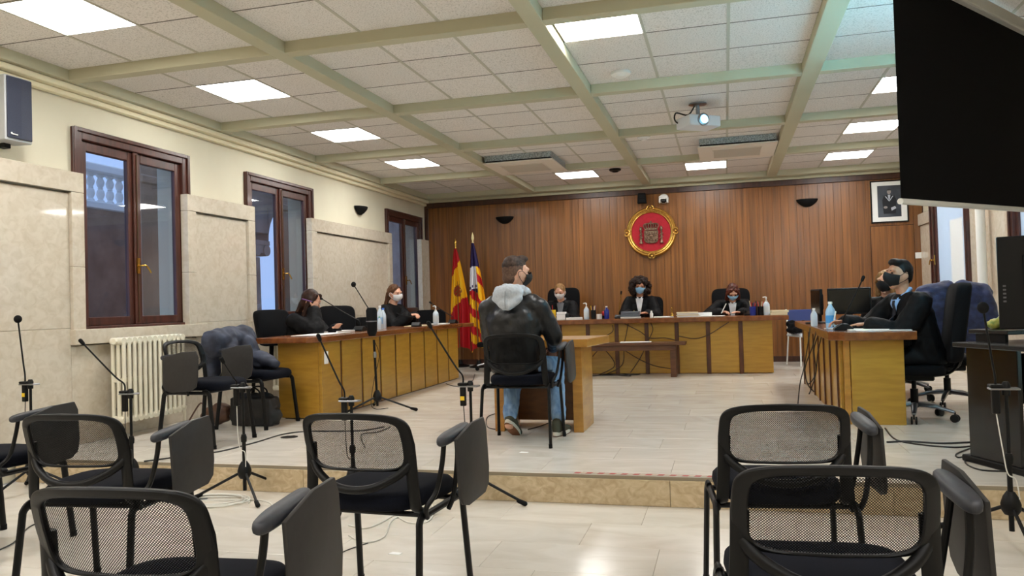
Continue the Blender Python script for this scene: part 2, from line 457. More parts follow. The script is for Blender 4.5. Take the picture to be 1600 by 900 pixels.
for (i, j), (a, b) in LIGHTS.items():
    t = thing('ceiling_light', 'square white ceiling light, ' + nm.get((i, j), 'behind the viewer over the public seats, row %d column %d' % (1 - j, i + 1)), 'ceiling light', (CXS[i] + 0.6 * (a - 1), CYS[j] + 0.6 * (b - 1), ZT), 0, 'recessed square ceiling lights')
    link('frame', pf, t); link('diffuser', pd, t)
# ---- left wall
OPEN = []      # window openings: casing y0, y1 and dado edges
for (u0, v0, u1, v1, d0, d1) in ((112, 199, 293, 242, 132, 293.5), (382, 268, 487, 294, 398.5, 487), (602, 329, 658, 340, 611.5, 657.5)):
    y0, y1 = PX(u0, v0, -5.155).y, PX(u1, v1, -5.155).y
    OPEN.append((y0, y1, PX(d0, 330, -5.085).y, PX(d1, 340, -5.085).y))
WZ0, WZ1 = 0.93, 2.62
wl = MB()
ys = [YF] + sum([[o[0] + 0.05, o[1] - 0.05] for o in OPEN], []) + [YB + 0.2]
for k in range(0, len(ys), 2): wl.box(XL - 0.33, XL - 0.02, ys[k], ys[k + 1], FL, ZT)
for o in OPEN:
    wl.box(XL - 0.33, XL - 0.02, o[0] + 0.05, o[1] - 0.05, WZ1 - 0.05, ZT); wl.box(XL - 0.33, XL - 0.02, o[0] + 0.05, o[1] - 0.05, FL, WZ0 + 0.02)
wall_left = struct('wall_left', wl, plaster)
def wslab(y0, y1, z0, z1, x, parent, mat=None):
    g = 0.0012
    MB().box(XL - 0.019, x, y0 + g, y1 - g, z0 + g, z1 - g).build('marble_slab', mat or marble_wall, parent, bevel=0.003)
XP, XF = -5.115, -5.085
piers = [(YF, OPEN[0][2]), (OPEN[0][3], OPEN[1][2]), (OPEN[1][3], OPEN[2][2]), (OPEN[2][3], YB - 0.03)]
for k, (a, b) in enumerate(piers):
    sw = 0.13; zt = 2.225
    base = 0.0
    p0, p1 = a, b
    if k > 0: p0 = a + (0.03 if k == 3 else sw)
    if k < 3: p1 = b - sw
    # top band
    n = max(1, round((b - a) / 1.5))
    if k == 3:
        wslab(a, b, 0, zt, XF, wall_left); continue
    for q in range(n): wslab(a + (b - a) * q / n, a + (b - a) * (q + 1) / n, zt - 0.165, zt, XF, wall_left)
    for (s0, s1, on) in ((a, p0, k > 0), (p1, b, True)):
        if on:
            for z0, z1 in ((0.81, 1.45), (1.45, zt - 0.165)): wslab(s0, s1, z0, z1, XF, wall_left)
    n = max(1, round((p1 - p0) / 1.25))
    for q in range(n):
        q0, q1 = p0 + (p1 - p0) * q / n, p0 + (p1 - p0) * (q + 1) / n
        wslab(q0, q1, 0.95, zt - 0.165 - 0.012, XP, wall_left); wslab(q0, q1, FL if q1 < STEP else 0, 0.95, XP, wall_left)
for o in OPEN:
    wslab(o[2] - 0.13, o[3] + 0.13, 0.0, 0.805, XP, wall_left)
    s = MB().box(XL - 0.05, -5.06, o[2] - 0.14, o[3] + 0.24, 0.815, 0.938).build('sill', marble_wall, wall_left, bevel=0.004)
# cornice along the left wall
MB().box(XL - 0.02, XL + 0.10, YF, YB, 2.885, ZB - 0.001).build('cornice', cornice_mat, wall_left, bevel=0.012, seg=2)
MB().box(XL - 0.02, XL + 0.04, YF, YB, 2.84, 2.885).build('cornice_moulding', cornice_mat, wall_left, bevel=0.01, seg=2)
# ---- windows in the left wall
def casement(idx, y0, y1, x, sgn, z0=WZ0, z1=WZ1, pane=None, handle=True, label=None, single=False):
    """x = wall face, sgn +1 opens towards +x room side"""
    f = MB(); cw = 0.095
    X0, X1 = sorted((x - sgn * 0.10, x + sgn * 0.028))
    f.box(X0, X1, y0, y0 + cw, z0, z1); f.box(X0, X1, y1 - cw, y1, z0, z1)
    f.box(X0, X1, y0 + cw, y1 - cw, z1 - cw, z1); f.box(X0, X1, y0 + cw, y1 - cw, z0, z0 + 0.03)
    w = struct('window_%d' % idx, f, win_wood, bevel=0.006)
    if label: w['label'] = label
    A = sorted((x + sgn * 0.028, x + sgn * 0.045)); b = MB()
    b.box(A[0], A[1], y0 - 0.0, y0 + 0.035, z0, z1); b.box(A[0], A[1], y1 - 0.035, y1, z0, z1); b.box(A[0], A[1], y0 + 0.035, y1 - 0.035, z1 - 0.035, z1)
    b.build('casing_bead', win_wood, w, bevel=0.005)
    ym = (y0 + y1) / 2
    S = sorted((x - sgn * 0.055, x - sgn * 0.005))
    if single: ym = y1 - cw - 0.04
    for a, b_ in (((y0 + cw, y1 - cw),) if single else ((y0 + cw, ym - 0.004), (ym + 0.004, y1 - cw))):
        s = MB(); sw = 0.075
        s.box(S[0], S[1], a, a + sw, z0 + 0.03, z1 - cw); s.box(S[0], S[1], b_ - sw, b_, z0 + 0.03, z1 - cw)
        s.box(S[0], S[1], a + sw, b_ - sw, z1 - cw - 0.085, z1 - cw); s.box(S[0], S[1], a + sw, b_ - sw, z0 + 0.03, z0 + 0.105)
        so = s.build('sash', win_wood, w, bevel=0.006)
        xm = x - sgn * 0.03
        MB().box(xm - 0.003, xm + 0.003, a + sw - 0.005, b_ - sw + 0.005, z0 + 0.10, z1 - cw - 0.08).build('pane', pane or win_glass, so)
    if not single:
        st = MB(); B = sorted((x - sgn * 0.005, x + sgn * 0.018)); st.box(B[0], B[1], ym - 0.03, ym + 0.03, z0 + 0.03, z1 - cw)
        st.build('meeting_strip', win_wood, w, bevel=0.006)
    if handle:
        h = MB(); hx = x + sgn * 0.018
        MB().tube([(hx + sgn * 0.005, ym, z0 + 0.05), (hx + sgn * 0.005, ym, z1 - cw - 0.02)], 0.005, 8).build('bolt_rod', pm('rod_bronze', (84, 62, 40), rough=0.4, metal=0.6), w, smooth=True)
        h.box(*sorted((hx, hx + sgn * 0.012)), ym - 0.017, ym + 0.017, 1.42, 1.56)
        h.tube([(hx, ym, 1.49), (hx + sgn * 0.045, ym, 1.49), (hx + sgn * 0.05, ym + 0.05, 1.49), (hx + sgn * 0.05, ym + 0.11, 1.43)], 0.008, 8, smooth=5)
        h.build('handle', brass, w, smooth=True)
    return w
casement(1, OPEN[0][0], OPEN[0][1], XL - 0.02, 1, label='nearest brown casement window on the left wall, balustrade seen through it')
casement(2, OPEN[1][0], OPEN[1][1], XL - 0.02, 1, label='middle brown casement window on the left wall, arch and column seen through it')
casement(3, OPEN[2][0], OPEN[2][1], XL - 0.02, 1, label='farthest brown casement window on the left wall, next to the wood panelling')
# ---- back wall: dark backing, vertical veneer planks, door, trims
wall_back = struct('wall_back', MB().box(XL - 0.35, XR + 0.35, YB + 0.012, YB + 0.3, FL, ZT + 0.05), wood_dark)
DX0, DX1, DZ = 2.20, 2.82, 2.085
rg = random.Random(3)
x = XL + 0.06
while x < XR - 0.02:
    wd = rg.choice((0.09, 0.11, 0.12, 0.125, 0.14, 0.16)); x1 = min(x + wd, XR)
    if x < DX0 < x1: x1 = DX0
    if x < DX1 < x1: x1 = DX1
    z0 = DZ if (x >= DX0 - 1e-6 and x1 <= DX1 + 1e-6) else 0.09
    MB().box(x + 0.0006, x1 - 0.0006, YB - 0.004 - rg.random() * 0.003, YB + 0.012, z0, 2.80).build('plank', plank_mat, wall_back, bevel=0.0015)
    x = x1
dr = struct('door_1', MB().box(DX0 + 0.006, DX1 - 0.006, YB - 0.008, YB + 0.011, 0.02, DZ - 0.008), wood_dark)
tag(dr, 'flush wooden door in the panelling below the portrait')
x = DX0 + 0.008
for q in range(5):
    wd = (DX1 - DX0 - 0.016) / 5
    MB().box(x + 0.0006, x + wd - 0.0006, YB - 0.014, YB - 0.006, 0.02, DZ - 0.01).build('plank', plank_mat, dr, bevel=0.001); x += wd
tr = struct('trim_2', MB().box(XL, XR, YB - 0.03, YB + 0.012, 2.80, 2.888), wood_dark, bevel=0.006); tag(tr, 'dark wooden trim along the top of the panelling')
tr = struct('trim_3', MB().box(XL, XL + 0.06, YB - 0.02, YB + 0.012, 0, 2.80), wood_dark, bevel=0.006); tag(tr, 'dark vertical trim at the left end of the panelling')
tr = struct('baseboard_back', MB().box(XL + 0.06, DX0, YB - 0.012, YB + 0.01, 0, 0.09), wood_dark, bevel=0.004); tag(tr, 'dark wooden baseboard under the panelling')
tr = struct('trim_4', MB().box(XL, XR, YB - 0.06, YB + 0.012, 2.889, ZB - 0.001), beam_mat, bevel=0.006); tag(tr, 'pale moulding between panelling and ceiling')
# ---- right wall with two windows
R4 = (10.72, 12.42); R5 = (7.65, 9.22)
wr = MB()
ys = [YF, R5[0] + 0.05, R5[1] - 0.05, R4[0] + 0.05, R4[1] - 0.05, YB + 0.2]
for k in range(0, 6, 2): wr.box(XR + 0.02, XR + 0.33, ys[k], ys[k + 1], FL, ZT)
for a, b in (R4, R5):
    wr.box(XR + 0.02, XR + 0.33, a + 0.05, b - 0.05, 2.6, ZT); wr.box(XR + 0.02, XR + 0.33, a + 0.05, b - 0.05, FL, 1.03)
wall_right = struct('wall_right', wr, plaster)
fro = bpy.data.materials.new('frosted_pane'); fro.use_nodes = True
N = fro.node_tree.nodes; L = fro.node_tree.links; N.remove(N['Principled BSDF'])
tl = N.new('ShaderNodeBsdfTranslucent'); tl.inputs[0].default_value = (0.85, 0.9, 0.92, 1)
df = N.new('ShaderNodeBsdfDiffuse'); df.inputs[0].default_value = (0.7, 0.78, 0.82, 1)
mx = N.new('ShaderNodeMixShader'); mx.inputs[0].default_value = 0.45
L.new(tl.outputs[0], mx.inputs[1]); L.new(df.outputs[0], mx.inputs[2]); L.new(mx.outputs[0], N['Material Output'].inputs[0])
casement(4, R4[0], R4[1], XR - 0.045, -1, 1.01, 2.65, pane=fro, single=True, label='frosted pale blue window on the right wall behind the robed man')
w4 = bpy.data.objects['window_4']
MB().box(XR - 0.0215, XR - 0.0185, 11.05, 11.62, 1.15, 1.98).build('paper_notice', pm('notice_paper', (226, 232, 234), rough=0.7), w4)
casement(5, R5[0], R5[1], XR - 0.045, -1, 1.01, 2.65, pane=fro, label='brown window frame at the right edge behind the big monitor')
prv = R4[1]
for a, b in ((R4[1] + 0.02, YB - 0.01), (R5[1] + 0.02, R4[0] - 0.02), (YF, R5[0] - 0.02)):
    n = max(1, round((b - a) / 1.0))
    for q in range(n):
        q0, q1 = a + (b - a) * q / n + 0.001, a + (b - a) * (q + 1) / n - 0.001
        for z0, z1 in ((FL if q1 < STEP else 0, 0.9), (0.9, 2.05), (2.05, 2.225)):
            dx = 0.03 if z0 > 2 else 0.0
            MB().box(XR - 0.035 - dx, XR + 0.019, q0, q1, z0 + 0.001, z1 - 0.001).build('marble_slab', marble_wall, wall_right, bevel=0.003)
for a, b in (R4, R5): MB().box(XR - 0.035, XR + 0.019, a - 0.018, b + 0.018, 0.001, 1.0).build('marble_slab', marble_wall, wall_right, bevel=0.003)
MB().box(XR - 0.10, XR + 0.02, YF, YB, 2.885, ZB - 0.001).build('cornice', cornice_mat, wall_right, bevel=0.012, seg=2)
wall_front = struct('wall_front', MB().box(XL - 0.35, XR + 0.35, YF - 0.2, YF, FL, ZT), plaster)
pp = MB(); pp.tube([(XR - 0.13, 9.95, 0.0), (XR - 0.13, 9.95, 2.88)], 0.05, 14)
o = pp.build('pipe', white_pl, smooth=True); tag(o, 'thick white vertical pipe on the right wall beside the frosted window', 'pipe')

# ---- courtyard beyond the left windows
brown_out = pm('court_brown', (150, 122, 104), (128, 102, 86), (3, 3, 3), rough=0.8)
pier_out = pm('court_pier', (186, 160, 138), (166, 140, 120), (3, 3, 3), rough=0.8)
court_floor = struct('floor_courtyard', MB().box(-16, -5.6, 2, 30, -0.6, -0.5), stone_out)
XA = -9.0
bl = thing('balustrade', 'pale stone balustrade of a gallery seen through the nearest left window', 'balustrade', (XA, 9.9, 2.75))
bm_ = MB(origin=bl.location)
bm_.box(XA - 0.14, XA + 0.14, 8.6, 11.6, 3.17, 3.30); white_stone = pm('white_stone', (238, 236, 232), rough=0.7)
bm_.build('handrail', white_stone, bl, bevel=0.02)
b2 = MB(origin=bl.location); b2.box(XA - 0.14, XA + 0.14, 8.6, 11.6, 2.62, 2.74); b2.build('base_rail', white_stone, bl, bevel=0.02)
prof = [(0.055, 0), (0.055, 0.03), (0.035, 0.05), (0.06, 0.12), (0.05, 0.18), (0.03, 0.205), (0.045, 0.215), (0.03, 0.225), (0.05, 0.26), (0.06, 0.31), (0.035, 0.375), (0.055, 0.395), (0.055, 0.43)]
bmesh_ = MB().lathe(prof, n=10).mesh('baluster', smooth=True); bmesh_.materials.append(white_stone)
for k in range(15):
    o = link('baluster', bmesh_, bl); o.location = V((XA, 8.8 + 0.19 * k, 2.742)) - bl.location
gal = struct('wall_courtyard', MB().box(XA - 0.15, XA + 0.15, 8.0, 12.6, -0.5, 2.615), brown_out)
tag(gal, 'stone gallery wall outside the nearest left window')
# arcade: pier, ionic column, arch
ac = struct('wall_arcade', MB(), stone_out)
tag(ac, 'stone arcade outside the middle left window')
y0 = 13.72; yr = 15.5
def arch():
    a = MB(); cy = (y0 + 0.2 + yr) / 2; rr = (yr - y0 - 0.2) / 2; zs = 2.45
    pts = [(cy - rr * math.cos(math.pi * k / 20), zs + rr * math.sin(math.pi * k / 20)) for k in range(21)]
    prevp = None
    for k in range(20):
        (ya, za), (yb, zb) = pts[k], pts[k + 1]
        a.add([(XA - .2, ya, za), (XA - .2, yb, zb), (XA - .2, yb, 4.6), (XA - .2, ya, 4.6), (XA + .2, ya, za), (XA + .2, yb, zb), (XA + .2, yb, 4.6), (XA + .2, ya, 4.6)],
              [(3, 2, 1, 0), (4, 5, 6, 7), (0, 1, 5, 4), (2, 3, 7, 6)])
    return a
arch().build('arch', stone_out, ac)
MB().box(XA - 0.2, XA + 0.2, 12.6, y0 + 0.19, 2.6, 4.6).build('spandrel', stone_out, ac)
MB().box(XA - 0.2, XA + 0.2, yr, 22, -0.5, 4.6).build('pier', stone_out, ac)
MB().box(XA - 0.3, XA + 0.3, 12.7, yr + 0.2, -0.5, 0.62).build('parapet', stone_out, ac)
MB().lathe([(0.17, 0), (0.17, 0.05), (0.13, 0.1), (0.115, 1.5)], (XA, y0 - 0.02, 0.62), 18).build('column', stone_out, ac, smooth=True)
cap = MB()
cap.box(XA - 0.2, XA + 0.2, y0 - 0.24, y0 + 0.24, 2.36, 2.45)
for s in (-1, 1): cap.lathe([(0.115, -0.19), (0.115, 0.19)], (XA, y0 + s * 0.16, 2.26), 18, Matrix.Rotation(R(90), 3, 'Y'))
cap.box(XA - 0.17, XA + 0.17, y0 - 0.15, y0 + 0.15, 2.2, 2.36)
cap.build('capital', stone_out, ac, smooth=True)
vault = struct('ceiling_courtyard', MB().box(XA - 0.2, -5.5, 12.6, 24, 4.0, 4.2), stone_out)

for k, (ua, ub) in enumerate(((216, 280), (436, 492), (632, 662))):
    ya, yb = PX(ua, 400, -6.4).y, PX(ub, 400, -6.4).y
    g_ = struct('wall_gallery', MB().box(-6.48, -6.4, ya + 0.06, yb + 0.25, -0.5, 4.2), pier_out); tag(g_, 'stone gallery pier outside the ' + ('nearest', 'middle', 'farthest')[k] + ' left window')
    MB().box(-6.5, -6.38, ya + 0.05, yb + 0.26, 2.55, 2.66).build('impost', pier_out, g_, bevel=0.02)
# ================================================================ tablet-arm chairs
def make_chair():
    t = thing('tablet_chair', 'x', 'chair', group='black tablet-arm chairs')
    # backrest surface: s across -1..1, q up 0..1
    def B(s, q, d=0.0):
        return V((0.236 * s, -0.222 - 0.065 * q + 0.05 * s * s - d, 0.598 + 0.212 * q))
    def outline(k, n, inset):
        a = 2 * math.pi * k / n
        c, s_ = math.cos(a), math.sin(a)
        e = 0.34
        x = math.copysign(abs(c) ** e, c); y = math.copysign(abs(s_) ** e, s_)
        x *= (1 - inset[0]); y = y * (1 - (inset[1] if y > 0 else inset[2]))
        q = 0.5 + 0.5 * y
        x *= 0.93 + 0.07 * (1 - abs(q - 0.45)) ; q += 0.085 * (1 - x * x) * (1 if y > 0 else 0)
        return x, q
    n = 56; f = MB(); rings = []
    for dd, ins in ((0.0, (0, 0, 0)), (-0.022, (0, 0, 0)), (-0.022, (0.165, 0.24, 0.08)), (0.0, (0.165, 0.24, 0.08))):
        rings.append([B(*outline(k, n, ins), dd) for k in range(n)])
    vs = [p for r in rings for p in r]; fs = []
    for r in range(4):
        for k in range(n): fs.append((r * n + k, r * n + (k + 1) % n, ((r + 1) % 4) * n + (k + 1) % n, ((r + 1) % 4) * n + k))
    f.add(vs, fs); f.build('back_frame', blk, t, smooth=True, bevel=0.004, angle=50)
    def fn(a, b):
        s = (a * 2 - 1) * 0.87; q = 0.02 + b * 0.92
        return B(s, q, -0.011)
    MB().sheet(fn, 16, 10).build('back_mesh', chair_mesh, t, smooth=True)
    # sagging lower bar and uprights
    MB().tube([(-0.21, -0.18, 0.625), (-0.17, -0.205, 0.585), (-0.088, -0.236, 0.545), (0, -0.244, 0.533), (0.088, -0.236, 0.545), (0.17, -0.205, 0.585), (0.21, -0.18, 0.625)], 0.016, 10, smooth=5, flat=1.0).build('lower_bar', blk, t, smooth=True)
    for s in (-1, 1):
        MB().tube([(s * 0.213, -0.19, 0.70), (s * 0.216, -0.18, 0.60), (s * 0.222, -0.175, 0.50), (s * 0.226, -0.165, 0.455), (s * 0.226, -0.12, 0.44)], 0.024, 10, smooth=5, flat=0.5, up=(0, 1, 0)).build('back_upright', blk, t, smooth=True)
    # seat cushion
    sc = MB(); rows = []; n = 40
    for z, k in ((0.442, 0.90), (0.449, 0.97), (0.472, 1.0), (0.497, 0.985), (0.512, 0.93), (0.518, 0.80), (0.518, 0.4), (0.518, 0.02)):
        r = []
        for j in range(n):
            a = 2 * math.pi * j / n; c, s_ = math.cos(a), math.sin(a)
            x = math.copysign(abs(c) ** 0.55, c) * 0.235 * k; y = math.copysign(abs(s_) ** 0.6, s_) * 0.225 * k
            x *= 1 + 0.06 * y / 0.225
            r.append((x, y * 1.08 + 0.03, z - (0.012 * max(0, y / 0.225) ** 2) - 0.006 * (1 - (x / 0.235) ** 2) * (z > 0.49)))
        rows.append(r)
    vs = [p for r in rows for p in r]; fs = []
    for i in range(len(rows) - 1):
        for j in range(n): fs.append((i * n + j, i * n + (j + 1) % n, (i + 1) * n + (j + 1) % n, (i + 1) * n + j))
    fs.append(tuple(range(n - 1, -1, -1))); fs.append(tuple((len(rows) - 1) * n + j for j in range(n)))
    sc.add(vs, fs); sc.build('seat', navy_fab, t, smooth=True, angle=60)
    # steel frame
    fr = MB()
    for s in (-1, 1): fr.tube([(s * 0.245, -0.17, 0.425), (s * 0.245, 0.19, 0.425)], 0.014, 8)
    for y in (-0.13, 0.15): fr.tube([(-0.245, y, 0.425), (0.245, y, 0.425)], 0.011, 8)
    fr.build('seat_frame', blk, t, smooth=True)
    for s in (-1, 1):
        for ya, yb, yc in ((-0.135, -0.20, -0.255), (0.15, 0.205, 0.25)):
            l = MB().tube([(s * 0.248, ya, 0.43), (s * 0.25, (ya + yb) / 2, 0.434), (s * 0.252, yb, 0.41), (s * 0.254, yb + (yc - yb) * 0.15, 0.36), (s * 0.266, yc, 0.0)], 0.019, 10, smooth=4, flat=0.62, up=(1, 0, 0)).build('leg', blk, t, smooth=True)
            MB().tube([(s * 0.2655, yc, 0.0), (s * 0.2645, yc * 0.995, 0.03)], 0.0205, 10, flat=0.66, up=(1, 0, 0)).build('leg_cap', blk_matte, l, smooth=True)
    # right arm with folded writing tablet
    MB().tube([(0.268, -0.165, 0.425), (0.278, -0.19, 0.47), (0.30, -0.15, 0.52), (0.318, -0.13, 0.62), (0.322, -0.115, 0.705)], 0.010, 8, smooth=5).build('arm_support', blk, t, smooth=True)
    MB().tube([(0.268, 0.03, 0.41), (0.292, 0.03, 0.47), (0.316, 0.02, 0.62), (0.322, 0.0, 0.705)], 0.010, 8, smooth=5).build('arm_support', blk, t, smooth=True)
    ap = MB(); prof = []
    K = 28; rows = []
    for z, k in ((0.702, 0.82), (0.708, 0.96), (0.718, 1), (0.728, 0.96), (0.734, 0.80)):
        r = []
        for j in range(K):
            a = 2 * math.pi * j / K; c, s_ = math.cos(a), math.sin(a)
            r.append((0.325 + math.copysign(abs(c) ** 0.7, c) * 0.029 * k, -0.03 + math.copysign(abs(s_) ** 0.7, s_) * 0.135 * (0.5 + 0.5 * k), z + 0.012 * s_))
        rows.append(r)
    vs = [p for r in rows for p in r]; fs = []
    for i in range(len(rows) - 1):
        for j in range(K): fs.append((i * K + j, i * K + (j + 1) % K, (i + 1) * K + (j + 1) % K, (i + 1) * K + j))
    fs.append(tuple(range(K - 1, -1, -1))); fs.append(tuple((len(rows) - 1) * K + j for j in range(K)))
    ap.add(vs, fs); ap.build('arm_pad', pad_grey, t, smooth=True, angle=60)
    poly = [(-0.11, 0.71), (-0.105, 0.49), (-0.085, 0.46), (-0.03, 0.445), (0.14, 0.455), (0.185, 0.485), (0.20, 0.55), (0.20, 0.71), (0.18, 0.755), (0.05, 0.75)]
    tb = MB(); tb.prism(poly, 0.014, lambda y, z, w: V((0.358 + w + 0.05 * (0.74 - z), y, z)))
    tb.build('writing_tablet', grey_tablet, t, bevel=0.004, seg=2, smooth=True, angle=30)
    MB().obox((0.345, 0.03, 0.705), (0.05, 0.05, 0.025), Matrix.Identity(3)).build('tablet_hinge', blk, t, bevel=0.004)
    return t
chair0 = make_chair()
CH = {
    'front_left': ((-1.41, 1.76, FL), R(4), 'nearest black mesh-back tablet chair at the lower left corner'),
    'left_second': ((-2.62, 2.86, FL), R(5), 'black mesh-back tablet chair on the left, behind the lower left corner chair'),
    'left_edge': ((-3.82, 3.36, FL), R(-4), 'black tablet chair cut off by the left edge of the photo'),
    'middle': ((-1.36, 2.95, FL), R(-4), 'black mesh-back tablet chair in the middle, just below the seated man'),
    'right_second': ((0.17, 3.27, FL), R(6), 'black mesh-back tablet chair in front of the right desk end'),
    'front_right': ((0.215, 2.20, FL), R(4), 'nearest black mesh-back tablet chair at the lower right'),
    'defendant': ((-1.51, 5.78, 0), R(0), 'black tablet chair on which the man in the leather jacket sits'),
    'side_near': ((-4.05, 5.47, 0), R(-90), 'black tablet chair facing right beside the radiator, empty'),
    'side_far': ((-4.17, 6.36, 0), R(-90), 'black tablet chair at the left desk end with a jacket on its back'),
}
CHO = {}
for k, (loc, rz, lab) in CH.items():
    if not CHO: c = chair0; c.location = loc; c.rotation_euler = (0, 0, rz); c['label'] = lab
    else: c = copy_tree(chair0, lab, loc, rz)
    CHO[k] = c

# ================================================================ desks
def panel(root, name, x0, x1, y0, y1, z0, z1, mat, bevel=0.003):
    m_ = MB(origin=root.location); m_.box(x0, x1, y0, y1, z0, z1); return m_.build(name, mat, root, bevel=bevel)
# left counsel desk
LD = thing('counsel_desk', 'long wooden desk along the left wall with panelled front facing the room', 'desk', (-3.95, 8.7, 0))
ly = [6.74, 7.14, 7.60, 8.06, 8.48, 8.92, 9.385, 9.84, 10.27, 10.68]
for k in range(9):
    p_ = panel(LD, 'front_panel', -3.755, -3.722, ly[k] + (0.0 if k == 0 else 0.022), ly[k + 1] - (0.022 if k < 8 else 0), 0.012, 0.732, desk_wood)
    if k == 0:
        s_ = MB(origin=LD.location); s_.box(-3.722, -3.720, 6.79, 6.87, 0.52, 0.64); s_.build('sticker', paper, p_)
    if k < 8: panel(LD, 'divider', -3.77, -3.730, ly[k + 1] - 0.022, ly[k + 1] + 0.022, 0.012, 0.732, strip_wood)
panel(LD, 'end_panel', -4.19, -3.757, 6.742, 6.775, 0.012, 0.732, desk_wood)
panel(LD, 'end_panel', -4.19, -3.757, 10.645, 10.678, 0.012, 0.732, desk_wood)
panel(LD, 'plinth', -4.15, -3.735, 6.78, 10.64, 0.0, 0.012, wood_dark)
LT = MB(origin=LD.location); LT.prism([(-4.36, 6.60), (-3.80, 6.60), (-3.66, 6.74), (-3.66, 10.72), (-3.56, 10.95), (-4.36, 10.95)], 0.055, lambda x, y, w: V((x, y, 0.733 + w)))
LT.build('desk_top', top_wood, LD, bevel=0.006, seg=2)
# judges' bench
BD = thing('judges_desk', 'long wooden judges desk with panelled front before the wood wall', 'desk', (-1.15, 11.5, 0))
bx_ = [-2.9, -2.33, -1.925, -1.511, -1.087, -0.671, -0.246, 0.187, 0.60]
for k in range(8):
    panel(BD, 'front_panel', bx_[k] + (0.0 if k == 0 else 0.028), bx_[k + 1] - (0.028 if k < 7 else 0), 11.2, 11.235, 0.012, 0.722, desk_wood)
    if k < 7: panel(BD, 'divider', bx_[k + 1] - 0.028, bx_[k + 1] + 0.028, 11.192, 11.24, 0.0, 0.722, strip_wood)
for a in (-2.9, 0.567): panel(BD, 'end_panel', a, a + 0.033, 11.236, 11.85, 0.012, 0.722, desk_wood)
panel(BD, 'desk_top', -3.10, 0.81, 11.08, 11.98, 0.723, 0.788, top_wood, 0.006)
# right prosecutor desk
RD = thing('counsel_desk', 'wooden desk on the right at which the man in the robe writes', 'desk', (1.1, 8.3, 0))
panel(RD, 'end_panel', 0.95, 1.34, 6.77, 6.80, 0.0, 0.672, desk_wood)
panel(RD, 'corner_post', 0.90, 0.945, 6.775, 6.82, 0.0, 0.672, desk_edge)
ry = [6.83, 6.95, 7.4, 7.85, 8.3, 8.75, 9.2, 9.85]
for k in range(7):
    panel(RD, 'front_panel', 0.875, 0.905, ry[k] + 0.02, ry[k + 1] - 0.02, 0.0, 0.672, desk_wood)
    panel(RD, 'divider', 0.862, 0.91, ry[k + 1] - 0.02, ry[k + 1] + 0.02, 0.0, 0.672, strip_wood)
panel(RD, 'end_panel', 0.92, 1.34, 9.82, 9.85, 0.0, 0.672, desk_wood)
RT = MB(origin=RD.location); RT.prism([(0.90, 6.70), (1.425, 6.70), (1.425, 9.95), (0.79, 9.95), (0.79, 6.80)], 0.07, lambda x, y, w: V((x, y, 0.673 + w)))
RT.build('desk_top', top_wood, RD, bevel=0.006, seg=2)
# witness table
WD = thing('witness_table', 'small wooden table in front of the seated man', 'table', (-1.52, 6.45, 0))
panel(WD, 'side_panel', -1.205, -1.125, 6.21, 6.71, 0.0, 0.68, desk_edge)
panel(WD, 'side_panel', -1.86, -1.78, 6.21, 6.71, 0.0, 0.68, desk_edge)
panel(WD, 'modesty_panel', -1.778, -1.207, 6.66, 6.70, 0.03, 0.68, pm('modesty_wood', (128, 78, 30), (108, 62, 22), (6, 6, 20), rough=0.35, detail=5))
WT = MB(origin=WD.location); WT.prism([(-1.90, 6.16), (-1.07, 6.16), (-0.985, 6.82), (-1.90, 6.82)], 0.065, lambda x, y, w: V((x, y, 0.682 + w)))
WT.build('table_top', desk_edge, WD, bevel=0.006, seg=2)
# bench before the judges
BN = thing('wooden_bench', 'dark low wooden bench in front of the judges desk', 'bench', (-1.3, 10.85, 0))
panel(BN, 'seat_board', -2.15, -0.53, 10.70, 11.03, 0.43, 0.468, bench_wood, 0.005)
panel(BN, 'apron', -2.0, -0.66, 10.74, 10.765, 0.36, 0.429, bench_wood)
for x_ in (-2.02, -0.74):
    for y_ in (10.74, 10.93): panel(BN, 'leg', x_, x_ + 0.075, y_, y_ + 0.06, 0.0, 0.429 if y_ > 10.8 else 0.36, bench_wood)

